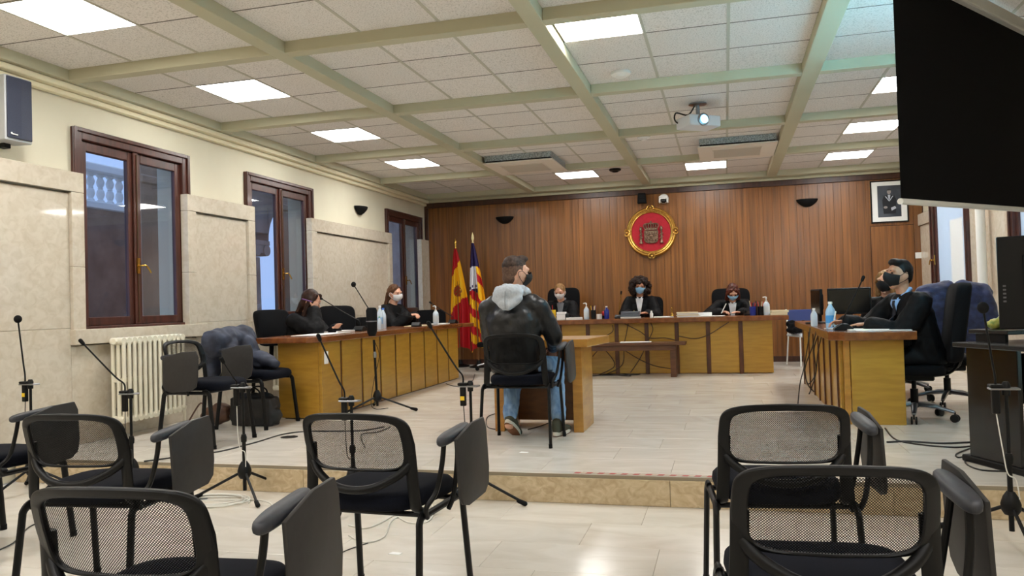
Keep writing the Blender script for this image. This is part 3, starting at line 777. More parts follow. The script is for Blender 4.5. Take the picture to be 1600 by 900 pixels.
# ================================================================ upholstered task chairs
def task_chair(name, label, loc, rz, w=0.46, h0=0.60, h1=1.08, seat=True, fab=None, chrome_base=True, arms=False, grp='black office chairs at the desks', depth=0.09):
    t = thing(name, label, 'chair', loc, rz, grp)
    fab = fab or black_fab
    def fn_back(sgn):
        pass
    b = MB(); n = 40; rows = []
    for d, k in ((0.0, 0.90), (-0.012, 0.98), (-0.04, 1.0), (-depth + 0.012, 0.97), (-depth, 0.86)):
        r = []
        for j in range(n):
            a = 2 * math.pi * j / n; c, s_ = math.cos(a), math.sin(a)
            x = math.copysign(abs(c) ** 0.34, c) * w / 2 * k; q = 0.5 + 0.5 * math.copysign(abs(s_) ** 0.34, s_) * (1 - (1 - k) * 0.6)
            x *= 0.93 + 0.09 * q
            r.append((x, -0.235 - 0.09 * q + d + 0.10 * (x / w) ** 2, h0 + (h1 - h0) * q))
        rows.append(r)
    vs = [p for r in rows for p in r]; fs = []
    for i in range(len(rows) - 1):
        for j in range(n): fs.append((i * n + j, i * n + (j + 1) % n, (i + 1) * n + (j + 1) % n, (i + 1) * n + j))
    fs.append(tuple(range(n - 1, -1, -1))); fs.append(tuple((len(rows) - 1) * n + j for j in range(n)))
    b.add(vs, fs); b.build('backrest', fab, t, smooth=True, angle=60)
    s = MB(); rows = []
    for z, k in ((0.375, 0.92), (0.385, 0.99), (0.425, 1.0), (0.447, 0.96), (0.455, 0.85), (0.455, 0.3)):
        rows.append([(math.copysign(abs(math.cos(a)) ** 0.45, math.cos(a)) * 0.25 * k, 0.01 + math.copysign(abs(math.sin(a)) ** 0.45, math.sin(a)) * 0.235 * k, z) for a in [2 * math.pi * j / n for j in range(n)]])
    vs = [p for r in rows for p in r]; fs = []
    for i in range(len(rows) - 1):
        for j in range(n): fs.append((i * n + j, i * n + (j + 1) % n, (i + 1) * n + (j + 1) % n, (i + 1) * n + j))
    fs.append(tuple(range(n - 1, -1, -1))); fs.append(tuple((len(rows) - 1) * n + j for j in range(n)))
    s.add(vs, fs); s.build('seat', fab, t, smooth=True, angle=60)
    MB().tube([(0, -0.1, 0.355), (0, -0.26, 0.38), (0, -0.34, 0.50), (0, -0.33, 0.72)], 0.03, 8, smooth=5, flat=0.4, up=(0, 1, 0)).build('back_support', blk, t, smooth=True)
    MB().box(-0.12, 0.12, -0.14, 0.12, 0.325, 0.374).build('mechanism', blk, t, bevel=0.01)
    MB().lathe([(0.03, 0.10), (0.03, 0.25), (0.018, 0.251), (0.018, 0.325)], n=14).build('gas_lift', blk, t, smooth=True)
    for k in range(5):
        a = 2 * math.pi * k / 5 + 0.5; c, s_ = math.cos(a), math.sin(a)
        l = MB().tube([(0.03 * c, 0.03 * s_, 0.125), (0.16 * c, 0.16 * s_, 0.115), (0.30 * c, 0.30 * s_, 0.08)], [0.028, 0.024, 0.016], 8, flat=0.7, up=(0, 0, 1)).build('base_arm', steel if chrome_base else blk, t, smooth=True)
        q = MB()
        for o_ in (-0.016, 0.016):
            ctr = V((0.30 * c, 0.30 * s_, 0.032)) + V((-s_, c, 0)) * o_
            M3 = Matrix((V((c, s_, 0)), V((0, 0, 1)), V((-s_, c, 0)))).transposed()
            q.lathe([(0.02, -0.008), (0.032, -0.006), (0.032, 0.006), (0.02, 0.008)], ctr, 14, M3)
        q.tube([(0.30 * c, 0.30 * s_, 0.04), (0.30 * c, 0.30 * s_, 0.08)], 0.007, 6)
        q.build('castor', blk, l, smooth=True)
    if arms:
        for s_ in (-1, 1):
            MB().tube([(s_ * 0.22, 0.05, 0.40), (s_ * 0.29, 0.05, 0.42), (s_ * 0.30, 0.0, 0.62), (s_ * 0.30, -0.05, 0.64)], 0.014, 8, smooth=5).build('arm_support', blk, t, smooth=True)
            MB().obox((s_ * 0.30, 0.0, 0.65), (0.06, 0.25, 0.03), Matrix.Identity(3)).build('arm_pad', blk, t, bevel=0.01, seg=2)
    return t
task_chair('office_chair', 'black fabric chair behind the brown-haired woman at the left desk', (-4.54, 7.56, 0), R(-112), w=0.44, h0=0.66, h1=1.06)
task_chair('office_chair', 'empty black fabric chair between the two women at the left desk', (-4.60, 9.02, 0), R(-128), w=0.50, h0=0.6, h1=1.09)
task_chair('office_chair', 'low black chair beyond the woman clasping her hands at the left desk', (-4.45, 11.65, 0), R(-150), w=0.50, h0=0.55, h1=0.99)
task_chair('office_chair', 'black fabric chair the woman in the white mask at left sits on', (-4.62, 10.22, 0), R(-100), w=0.46, h0=0.5, h1=0.92)
task_chair('judge_chair', 'black high-back chair of the blonde judge with the white mask', (-2.55, 12.30, 0), R(180), w=0.54, h0=0.55, h1=1.285, depth=0.08, grp='black judges chairs')
task_chair('judge_chair', 'black chair behind the curly-haired judge under the round emblem', (-1.22, 12.32, 0), R(180), w=0.54, h0=0.5, h1=1.10, grp='black judges chairs')
task_chair('judge_chair', 'black chair behind the red-haired judge writing notes', (0.08, 12.36, 0), R(180), w=0.58, h0=0.55, h1=1.19, grp='black judges chairs')
task_chair('judge_chair', 'black chair beside the striped flag, half hidden by the seated man', (-3.55, 12.0, 0), R(165), w=0.5, h0=0.5, h1=1.11, grp='black judges chairs')
task_chair('office_chair', 'large black high-back office chair of the robed man on the right', (1.47, 7.10, 0), R(84), w=0.54, h0=0.47, h1=1.11, arms=False, depth=0.11)
task_chair('office_chair', 'black office chair under the navy jacket behind the robed man', (1.93, 7.98, 0), R(4), w=0.50, h0=0.5, h1=1.04)
task_chair('office_chair', 'black office chair of the blonde woman behind the robed man', (1.74, 8.95, 0), R(140), w=0.48, h0=0.5, h1=0.95)
# ================================================================ fixtures on walls and ceiling
# wall speaker, left
sp = thing('wall_speaker', 'grey loudspeaker with dark blue grille high on the left wall', 'loudspeaker', (XL + 0.02, 4.72, 2.62), 0)
sy0, sy1 = PX(5, 125, -5.0).y, PX(48.5, 130, -5.0).y
o_ = sp.location
s = MB(origin=o_); s.prism([(XL + 0.0, sy0 + 0.02), (XL + 0.16, sy0), (XL + 0.17, sy1 - 0.02), (XL + 0.15, sy1), (XL + 0.0, sy1 - 0.02)], 0.48, lambda x, y, w: V((x, y, 2.345 + w)))
s.build('cabinet', pm('speaker_grey', (176, 178, 180), rough=0.5), sp, bevel=0.008, seg=2)
s = MB(origin=o_); s.prism([(XL + 0.161, sy0 + 0.012), (XL + 0.172, sy0 + 0.012), (XL + 0.182, (sy0 + sy1) / 2), (XL + 0.180, sy1 - 0.022), (XL + 0.168, sy1 - 0.022)], 0.45, lambda x, y, w: V((x, y, 2.363 + w)))
g = s.build('grille', pm('grille_navy', (44, 50, 70), (34, 38, 54), (300, 300, 300), rough=0.6), sp, bevel=0.003)
s = MB(origin=o_); s.box(XL + 0.181, XL + 0.185, sy0 + 0.04, sy0 + 0.085, 2.385, 2.392); s.ell((XL + 0.182, sy0 + 0.035, 2.394), (0.003, 0.008, 0.008)); s.build('logo', white_pl, g)
s = MB(origin=o_); s.box(XL - 0.018, XL + 0.05, (sy0 + sy1) / 2 - 0.03, (sy0 + sy1) / 2 + 0.03, 2.31, 2.344); s.build('bracket', blk, sp, bevel=0.004)
# black up-light sconces
def sconce(label, loc, rz):
    t = thing('wall_sconce', label, 'wall lamp', loc, rz, 'black half-bowl wall lamps')
    m_ = MB(); n = 18; rows = []
    for z, k in ((0.065, 1.0), (0.055, 1.02), (0.02, 0.9), (-0.02, 0.62), (-0.05, 0.3), (-0.055, 0.05)):
        rows.append([(0.16 * k * math.cos(math.pi * j / n), -0.115 * k * math.sin(math.pi * j / n), z) for j in range(n + 1)] )
    vs = [p for r in rows for p in r]; fs = []; W = n + 1
    for i in range(len(rows) - 1):
        for j in range(n): fs.append((i * W + j, i * W + j + 1, (i + 1) * W + j + 1, (i + 1) * W + j))
    for i in range(len(rows) - 1): fs.append((i * W, (i + 1) * W, (i + 1) * W + n, i * W + n))
    fs.append(tuple(range(W))); fs.append(tuple((len(rows) - 1) * W + j for j in range(W)))
    m_.add(vs, fs); m_.build('bowl', blk_matte, t, smooth=True)
    MB().box(-0.05, 0.05, 0.0, 0.012, -0.05, 0.04).build('back_plate', blk, t, bevel=0.003)
p = PX(562, 330, XL); sconce('black half-bowl wall lamp on the cream left wall', (XL - 0.006, p.y, p.z), R(90))
p = PY(789, 345, YB - 0.01); sconce('black half-bowl wall lamp on the wood wall above the flags', (p.x, YB - 0.018, p.z), 0)
p = PY(1261, 318, YB - 0.01); sconce('black half-bowl wall lamp on the wood wall right of the emblem', (p.x, YB - 0.018, p.z), 0)
# round emblem
ec = PY(1017.5, 362.5, YB - 0.03)
em = thing('wall_emblem', 'round red velvet coat of arms in a gilt frame on the wood wall', 'emblem', (ec.x, YB - 0.009, ec.z))
RX = Matrix.Rotation(R(90), 3, 'X')     # lathe axis -> towards the room (-y)
MB().lathe([(0.33, 0), (0.33, 0.03)], n=48, mat3=RX).build('velvet_disc', red_velvet, em)
fr = MB(); prof = [(0.318, 0.0), (0.318, 0.04), (0.326, 0.052), (0.338, 0.05), (0.345, 0.058), (0.36, 0.062), (0.372, 0.052), (0.378, 0.058), (0.395, 0.06), (0.408, 0.045), (0.415, 0.0)]
n = 64; vs = []; fs = []
for r_, z_ in prof:
    for j in range(n): a = 2 * math.pi * j / n; vs.append((r_ * math.cos(a), -z_, r_ * math.sin(a)))
for i in range(len(prof)):
    for j in range(n): k = (i + 1) % len(prof); fs.append((i * n + j, i * n + (j + 1) % n, k * n + (j + 1) % n, k * n + j))
fr.add(vs, fs); fo = fr.build('gilt_frame', gold, em, smooth=True)
for k in range(4):
    a = k * math.pi / 2; c, s_ = math.cos(a), math.sin(a); q = MB()
    rad = V((c, 0, s_)); tan = V((-s_, 0, c))
    for d in (-1, 1):
        q.tube([rad * 0.35 + tan * d * 0.01 + V((0, -0.065, 0)), rad * 0.38 + tan * d * 0.05 + V((0, -0.07, 0)), rad * 0.42 + tan * d * 0.045 + V((0, -0.06, 0)), rad * 0.435 + tan * d * 0.015 + V((0, -0.055, 0))], [0.016, 0.018, 0.016, 0.01], 8, smooth=4)
    q.ell(rad * 0.40 + V((0, -0.06, 0)), (0.022, 0.018, 0.022)); q.build('scroll', gold, fo, smooth=True)
fy = lambda x, z, w: V((x, -0.03 - w, z))
sh = MB(); sh.prism([(-0.115, 0.02), (0.115, 0.02), (0.115, -0.13), (0.10, -0.17), (0.05, -0.19), (-0.05, -0.19), (-0.10, -0.17), (-0.115, -0.13)], 0.03, fy); sh.build('shield', bronze, em, bevel=0.008, seg=2)
q = MB()
for (x_, z_) in ((-0.056, -0.03), (0.056, -0.03), (-0.056, -0.12), (0.056, -0.12)):
    q.prism([(x_ - 0.045, z_ - 0.035), (x_ + 0.045, z_ - 0.035), (x_ + 0.045, z_ + 0.035), (x_ - 0.045, z_ + 0.035)], 0.034, fy)
    for d in (-0.02, 0.02): q.ell((x_ + d, -0.068, z_), (0.013, 0.01, 0.024))
q.ell((0, -0.068, -0.075), (0.026, 0.012, 0.03)); q.build('charges', bronze, em, bevel=0.003)
cr = MB(); cr.prism([(-0.10, 0.03), (0.10, 0.03), (0.105, 0.065), (-0.105, 0.065)], 0.035, fy)
for k in range(7):
    x_ = -0.105 + 0.035 * k; cr.tube([(x_ * 0.95, -0.055, 0.06), (x_ * 1.15, -0.06, 0.10), (x_ * 0.9, -0.06, 0.135), (0, -0.06, 0.15 - abs(x_) * 0.1)], 0.010, 6, smooth=4)
cr.ell((0, -0.06, 0.165), (0.015, 0.013, 0.017)); cr.build('crown', bronze, em, smooth=True)
for d in (-1, 1):
    q = MB(); q.lathe([(0.03, -0.19), (0.03, -0.17), (0.017, -0.15), (0.015, 0.02), (0.025, 0.035), (0.025, 0.05), (0.018, 0.06), (0.02, 0.08), (0.004, 0.095)], (d * 0.168, -0.045, 0), 12)
    for z_ in (-0.10, -0.04): q.tube([(d * 0.168 - 0.03, -0.06, z_ - 0.015), (d * 0.168, -0.068, z_), (d * 0.168 + 0.03, -0.06, z_ + 0.015)], 0.007, 6, smooth=4)
    q.build('pillar', bronze, em, smooth=True)
# small wall devices
p = PY(1003, 310, YB - 0.1)
t = thing('small_speaker', 'small black loudspeaker above the round emblem', 'loudspeaker', (p.x, YB - 0.031, p.z))
MB().prism([(-0.075, -0.085), (0.075, -0.085), (0.06, 0.085), (-0.06, 0.085)], 0.10, lambda x, z, w: V((x, -0.02 - w, z))).build('cabinet', blk_matte, t, bevel=0.01, seg=2)
q = MB()
for z_ in (-0.035, 0.03): q.box(-0.045, 0.045, -0.126, -0.118, z_ - 0.02, z_ + 0.02)
q.build('grille', blk, t, bevel=0.003); MB().box(-0.03, 0.03, -0.025, 0, -0.04, 0.04).build('bracket', blk, t)
p = PY(1037, 312, YB - 0.06)
t = thing('dome_camera', 'white dome security camera above the round emblem', 'camera', (p.x, YB - 0.008, p.z))
MB().lathe([(0.08, 0), (0.08, 0.035), (0.07, 0.05)], (0, 0, 0.02), 20, RX).build('base', white_pl, t, smooth=True)
q = MB()
for d in (-1, 1): q.box(*sorted((d * 0.05, d * 0.075)), -0.13, -0.03, -0.06, 0.05)
q.box(-0.075, 0.075, -0.13, -0.03, 0.0, 0.055); q.build('housing', white_pl, t, bevel=0.012, seg=2)
MB().ell((0, -0.09, -0.025), (0.046, 0.05, 0.04)).build('lens_dome', blk_gloss, t, smooth=True)
# portrait
p0, p1 = PY(1360, 284, YB - 0.03), PY(1420.5, 348, YB - 0.03)
cx, cz, hw, hh = (p0.x + p1.x) / 2 - 0.005, (p0.z + p1.z) / 2 + 0.012, 0.265, 0.325
pt = thing('framed_portrait', 'framed portrait of a man in dark dress coat with white mat, above the door', 'picture', (cx, YB - 0.010, cz))
q = MB()
for a in ((-hw, hw, -hh, -hh + 0.018), (-hw, hw, hh - 0.018, hh), (-hw, -hw + 0.018, -hh + 0.018, hh - 0.018), (hw - 0.018, hw, -hh + 0.018, hh - 0.018)): q.box(a[0], a[1], -0.032, 0, a[2], a[3])
q.build('frame', blk, pt, bevel=0.003)
MB().box(-hw + 0.018, hw - 0.018, -0.018, -0.002, -hh + 0.018, hh - 0.018).build('mat', white_pl, pt)
ph = MB().box(-0.165, 0.165, -0.021, -0.018, -0.24, 0.245).build('photograph', pm('photo_dark', (78, 82, 90), (44, 47, 56), (3, 3, 3), rough=0.3), pt)
q = MB(); fl = lambda x, z, w: V((x, -0.021 - w, z))
q.prism([(-0.085, -0.19), (0.085, -0.19), (0.10, 0.02), (0.075, 0.085), (0.02, 0.105), (-0.02, 0.105), (-0.075, 0.085), (-0.10, 0.02)], 0.001, fl); q.build('coat_print', pm('print_coat', (18, 18, 24), rough=0.4), ph)
q = MB(); q.prism([(0.028 * math.cos(k * math.pi / 8), 0.15 + 0.04 * math.sin(k * math.pi / 8)) for k in range(16)], 0.0012, fl)
for x_, z_ in ((-0.055, -0.09), (0.05, -0.11)): q.prism([(x_ + 0.028 * math.cos(k * math.pi / 6), z_ + 0.02 * math.sin(k * math.pi / 6)) for k in range(12)], 0.0022, fl)
q.build('face_print', pm('print_skin', (150, 140, 134), rough=0.4), ph)
q = MB(); q.prism([(-0.02, 0.10), (0.02, 0.10), (0.008, 0.03), (-0.008, 0.03)], 0.0024, fl)
q.prism([(-0.06, 0.08), (-0.05, 0.085), (0.004, 0.01), (-0.004, 0.0)], 0.0026, fl); q.prism([(0.06, 0.08), (0.05, 0.085), (-0.004, 0.01), (0.004, 0.0)], 0.0028, fl)
q.prism([(0.02, -0.10), (0.08, -0.075), (0.095, -0.11), (0.03, -0.145)], 0.0026, fl); q.build('shirt_print', pm('print_white', (178, 182, 190), rough=0.4), ph)
q = MB(); q.prism([(0.03 * math.cos(k * math.pi / 8), 0.168 + 0.026 * math.sin(k * math.pi / 8)) for k in range(9)], 0.0016, fl); q.build('hair_print', pm('print_hair', (50, 46, 46), rough=0.4), ph)
p = PY(1436, 399, YB); 
sw = thing('light_switch', 'white square switch on the wood wall beside the door', 'switch', (p.x - 0.005, YB - 0.0085, p.z))
MB().box(-0.05, 0.05, -0.012, 0, -0.045, 0.045).build('plate', white_pl, sw, bevel=0.003); MB().box(-0.025, 0.025, -0.017, -0.012, -0.025, 0.025).build('rocker', white_pl, sw, bevel=0.002)
# ---- ceiling devices
def detector(label, u, v, dark=False, r=0.075):
    p = PZ(u, v, ZT - 0.02)
    t = thing('smoke_detector', label, 'smoke detector', (p.x, p.y, ZT), 0, 'round ceiling detectors')
    MB().lathe([(r * 0.95, 0), (r, -0.008), (r * 0.98, -0.025), (r * 0.7, -0.038)], n=20).build('housing', blk if dark else white_pl, t, smooth=True)
    MB().lathe([(r * 0.5, -0.038), (r * 0.5, -0.048), (r * 0.3, -0.052)], n=16).build('sensor', white_pl if not dark else blk_matte, t, smooth=True)
detector('white round smoke detector near the big light at the top centre', 970, 116, r=0.085)
detector('small round detector left of the projector', 1006, 215)
detector('dark round detector beyond the left air conditioning cassette', 961, 266, True, 0.09)
def cassette(label, x0, x1, y0, y1, z1):
    t = thing('air_conditioner', label, 'air conditioner', ((x0 + x1) / 2, (y0 + y1) / 2, z1), 0, 'ceiling air conditioning cassettes')
    w_, d_ = (x1 - x0) / 2, (y1 - y0) / 2; z = 0
    MB().box(-w_ + 0.02, w_ - 0.02, -d_ + 0.02, d_ - 0.02, -0.075, -0.0005).build('body', pm('insulation', (176, 180, 178), (120, 126, 124), (60, 60, 60), rough=0.7, ramp=(0.4, 0.6)), t)
    MB().box(-w_, w_, -d_, d_, -0.115, -0.095).build('panel', pm('cassette_white', (224, 214, 200), rough=0.5), t, bevel=0.006, seg=2)
    MB().box(-w_ + 0.03, w_ - 0.03, -d_ + 0.03, d_ - 0.03, -0.095, -0.075).build('shadow_gap', blk_matte, t)
    q = MB()
    for a in ((-0.3, 0.3, -0.30, -0.29), (-0.3, 0.3, 0.29, 0.30), (-0.3, -0.29, -0.29, 0.29), (0.29, 0.3, -0.29, 0.29)): q.box(*a, -0.122, -0.1155)
    q.build('grille_frame', pm('cassette_white', (0, 0, 0)), t)
    for k in range(11):
        y = -0.27 + 0.054 * k; MB().box(-0.285, 0.285, y - 0.016, y + 0.016, -0.121, -0.1155).build('grille_slat', pm('cassette_slat', (196, 184, 168), rough=0.6), t)
    return t
cassette('ceiling air conditioner cassette left of centre', -3.05, -2.10, 9.95, 10.93, ZT)
cassette('ceiling air conditioner cassette below the projector on the right', -0.27, 0.68, 9.98, 10.95, ZT)
# projector
p = PZ(1090, 162, ZT)
pj = thing('projector', 'white ceiling projector with a glowing blue lens', 'projector', (p.x, p.y, ZT), 0)
scr_mid = V((1.6, 5.55, 0)); d = (scr_mid - V((p.x, p.y, 0))).normalized(); az = math.atan2(d.y, d.x) - math.pi / 2
M3 = rz3(az)
c0 = PY(1098, 190, p.y) - V((p.x, p.y, ZT)); cz = c0.z - 0.01
MB().lathe([(0.09, 0), (0.09, -0.012), (0.03, -0.02)], n=20).build('ceiling_plate', steel, pj, smooth=True)
MB().tube([(0, 0, -0.01), (0, 0, cz + 0.06)], 0.02, 12).build('drop_pole', steel, pj, smooth=True)
MB().obox(V((0.0, 0.0, cz)), (0.36, 0.26, 0.11), M3).build('body', pm('projector_white', (216, 222, 228), rough=0.4), pj, bevel=0.012, seg=2)
lensc = V((0, 0, cz)) + M3 @ V((0.03, 0.12, 0.005))
ML = M3 @ Matrix.Rotation(R(-90), 3, 'X')
MB().lathe([(0.062, 0), (0.062, 0.03), (0.054, 0.034)], lensc, 20, ML).build('lens_ring', steel, pj, smooth=True)
MB().lathe([(0.052, 0.028), (0.04, 0.036), (0.008, 0.04)], lensc, 20, ML).build('lens', emat('lens_glow', (120, 205, 255), 6.0), pj, smooth=True)
q = MB()
for x_ in (-0.09, 0.12): q.obox(V((0, 0, cz)) + M3 @ V((x_, 0.124, 0.01)), (0.05, 0.008, 0.05), M3)
for k in range(4): q.obox(V((0, 0, cz)) + M3 @ V((-0.17, -0.08 + 0.05 * k, 0.0)), (0.006, 0.03, 0.05), M3)
q.build('vent', pm('vent_blue_grey', (60, 78, 104), rough=0.5), pj)
MB().tube([V((0, 0, cz)) + M3 @ V((-0.16, -0.10, 0.0)), V((-0.20, -0.02, cz + 0.01)), V((-0.22, 0, cz + 0.12)), V((-0.1, 0, cz + 0.09)), V((-0.03, 0, -0.02))], 0.008, 8, smooth=6).build('cable', black_cable, pj, smooth=True)
sl = bpy.data.lights.new('projector_beam', 'SPOT'); sl.energy = 3600; sl.color = (0.25, 0.72, 1.0); sl.spot_size = R(30); sl.spot_blend = 0.15; sl.shadow_soft_size = 0.03
so = bpy.data.objects.new('projector_beam', sl); COL.objects.link(so); so.parent = pj
so.location = lensc + M3 @ V((0, 0.06, 0)); dr_ = (V((1.62, 5.55, 2.10)) - (V((p.x, p.y, ZT)) + lensc)).normalized()
so.rotation_euler = dr_.to_track_quat('-Z', 'Y').to_euler()
# projection screen hung across the corner (its black back faces us)
A0 = V((0.94, 4.66, 0)); dirS = (V((1.95, 6.02, 0)) - A0).normalized(); LS = 2.5
ps = thing('projection_screen', 'large pull-down projection screen seen from its black back, top right', 'projection screen', (A0.x, A0.y, 1.535), math.atan2(dirS.y, dirS.x))
def zb(x): return 0.0 + 0.026 * x
q = MB(); q.prism([(0.0, 0.015), (LS, zb(LS) + 0.015), (LS, 1.27), (0.0, 1.27)], 0.003, lambda x, z, w: V((x, w, z))); q.build('screen_back', pm('screen_black', (13, 13, 14), rough=0.85, spec=0.1), ps)
q = MB(); q.prism([(0.02, 0.02), (LS - 0.02, zb(LS) + 0.02), (LS - 0.02, 1.26), (0.02, 1.26)], 0.002, lambda x, z, w: V((x, 0.0035 + w, z))); q.build('screen_front', white_pl, ps)
MB().tube([(-0.015, 0, 0), (LS + 0.015, 0, zb(LS))], 0.017, 12).build('bottom_bar', white_pl, ps, smooth=True)
MB().box(-0.06, LS + 0.06, -0.045, 0.05, 1.262, 1.345).build('housing', pm('screen_housing', (214, 214, 210), rough=0.5), ps, bevel=0.012, seg=2)
MB().tube([(1.72, -0.02, 0.035), (1.70, -0.022, -0.03), (1.76, -0.022, -0.055), (1.80, -0.022, -0.02), (1.79, -0.02, 0.035)], 0.003, 6, smooth=5).build('pull_cord', black_cable, ps, smooth=True)
for x_ in (0.15, LS - 0.15): MB().box(x_ - 0.02, x_ + 0.02, -0.02, 0.02, 1.345, ZB - 1.535).build('hanger', steel, ps)
# ---- radiators
def radiator(label, y0, n, z0, z1, valve=True):
    pitch = 0.062; t = thing('radiator', label, 'radiator', (-4.955, y0, z0), 0, 'cream column radiators')
    H = z1 - z0
    sec = MB()
    for x_ in (-0.055, 0.0, 0.055):
        sec.tube([(x_, 0, 0.04), (x_, 0, H - 0.04)], 0.0165, 10, flat=1.0)
    for z_ in (0.035, H - 0.035):
        sec.tube([(-0.062, 0, z_), (0.062, 0, z_)], 0.031, 12, flat=1.0)
        sec.tube([(0.0, -pitch / 2, z_), (0.0, pitch / 2, z_)], 0.022, 10)
    sec.box(-0.055, 0.055, -0.012, 0.012, H * 0.5 - 0.015, H * 0.5 + 0.015)
    me = sec.mesh('section', smooth=True); me.materials.append(rad_mat)
    for k in range(n):
        o = link('section', me, t); o.location = (0, pitch * (k + 0.5), 0)
    q = MB(); q.tube([(0, pitch * n, 0.035), (0, pitch * n + 0.05, 0.035), (0, pitch * n + 0.05, -z0)], 0.012, 8); q.ell((0, pitch * n + 0.05, 0.035), (0.02, 0.02, 0.02)); q.build('supply_pipe', rad_mat, t, smooth=True)
    q = MB(); q.tube([(0.0, 0.02, H - 0.035), (0.0, -0.02, H - 0.035)], 0.024, 12); q.build('end_plug', rad_mat, t, smooth=True)
    q = MB()
    for k in (2, n - 3):
        q.box(-0.155, 0.0, pitch * k + 0.026, pitch * k + 0.036, H - 0.1, H - 0.08); q.box(-0.155, 0.0, pitch * k + 0.026, pitch * k + 0.036, 0.1, 0.12)
    q.build('wall_bracket', steel, t)
    return t
ra = PX(183, 560, -4.94).y; rb = PX(284, 560, -4.94).y
radiator('cream column radiator under the nearest left window', ra, round((rb - ra) / 0.062), 0.13, 0.86)
radiator('cream column radiator mostly hidden behind the left desk end', 7.95, 12, 0.13, 0.80)
# ---- flags
def flag(label, foot, top, base_col, zones, zfun, tipcol, wid):
    t = thing('flag', label, 'flag', foot)
    d = top - foot
    MB().lathe([(0.16, 0), (0.16, 0.02), (0.05, 0.05), (0.03, 0.12)], n=20).build('stand', blk, t, smooth=True)
    MB().tube([(0, 0, 0.05), d * 0.985], 0.013, 8).build('pole', pm('pole_wood', (120, 84, 44), rough=0.4), t, smooth=True)
    q = MB(); q.lathe([(0.012, -0.03), (0.02, 0.0), (0.012, 0.02), (0.026, 0.07), (0.02, 0.12), (0.003, 0.17)], d * 0.985, 12); q.build('finial', tipcol, t, smooth=True)
    H = d.z - 0.28
    def fn(a, b):
        z = d.z - 0.04 - H * b
        ww = wid * (0.10 + 0.90 * min(1, b * 1.7) ** 0.8)
        x = (a - 0.38) * ww + d.x * (1 - b * 0.9)
        y = 0.05 * math.sin(a * 15 + b * 1.5) * (0.25 + min(1, b * 2)) - 0.03
        return V((x, y + d.y, z + 0.10 * b * math.sin(a * 3)))
    m_ = MB(); nu, nv = 36, 80
    m_.sheet(fn, nu, nv)
    for j in range(nv):
        for i in range(nu): m_.mi[j * nu + i] = zfun((i + 0.5) / nu, (j + 0.5) / nv)
    cl = m_.build('cloth', zones, t, smooth=True)
    return t, fn
fr_ = pm('flag_red', (186, 16, 28), rough=0.7); fy_ = pm('flag_yellow', (242, 186, 20), rough=0.7); fb_ = pm('flag_purple', (42, 30, 84), rough=0.7); fw_ = pm('flag_white', (226, 226, 232), rough=0.7)
def spain(a, b):
    q = b + 0.16 * (a - 0.4)
    if q < 0.20: return 0
    if 0.36 < b < 0.50 and (a - 0.5) ** 2 / 0.06 + (b - 0.43) ** 2 / 0.0038 < 1:
        return 2 if (int(a * 18) + int(b * 80)) % 3 else (0 if a < 0.5 else 1)
    return 1 if q < 0.56 else 0
T1 = PY(711.5, 385, 12.75); flag('red and yellow national flag with arms hanging on a pole by the wood wall', V((T1.x + 0.03, 12.75, 0)), T1, None, [fr_, fy_, pm('flag_arms', (150, 84, 44), rough=0.7)], spain, brass, 0.36)
def balear(a, b):
    if b < 0.23: return 0
    if b < 0.44 and a < 0.66: return 1 if not (0.40 < b < 0.43 and (a * 7) % 1 < 0.4) else 0
    q = b - 0.22 * a
    if q < 0.38 and a < 0.6: return 0
    return 2 if int((q - 0.30) / 0.085) % 2 == 0 else 3
T2 = PY(738.5, 376, 12.60); flag('purple flag with white castle and yellow and red stripes on a pole', V((T2.x + 0.05, 12.60, 0)), T2, None, [fb_, fw_, fy_, fr_], balear, pm('finial_cream', (246, 226, 170), rough=0.25), 0.32)
# ================================================================ microphone stands
def gooseneck(root, base, tip, head=(0.012, 0.028), ball=False, name='gooseneck', bend=0.25, mat=None):
    base, tip = V(base), V(tip); d = tip - base
    k = base + V((0, 0, 1)) * d.length * bend * 0.55
    pts = [base, base + V((0, 0, d.length * 0.10)) + d * 0.02, base + d * 0.22 + V((0, 0, d.length * bend * 0.22)), base + d * 0.6 + V((0, 0, d.length * bend * 0.10)), tip]
    g_ = MB(origin=root.location).tube(pts, 0.0055, 8, smooth=6).build(name, mat or blk, root, smooth=True)
    dr_ = (tip - base - d * 0.6).normalized(); M = dr_.to_track_quat('Z', 'Y').to_matrix()
    w = MB(origin=root.location)
    if ball: w.ell(tip + dr_ * 0.02, (0.026, 0.026, 0.028))
    else: w.cone(tip, tip + dr_ * head[1], head[0], head[0] * 1.15)
    w.build('windscreen', blk_matte, g_, smooth=True)
    return g_
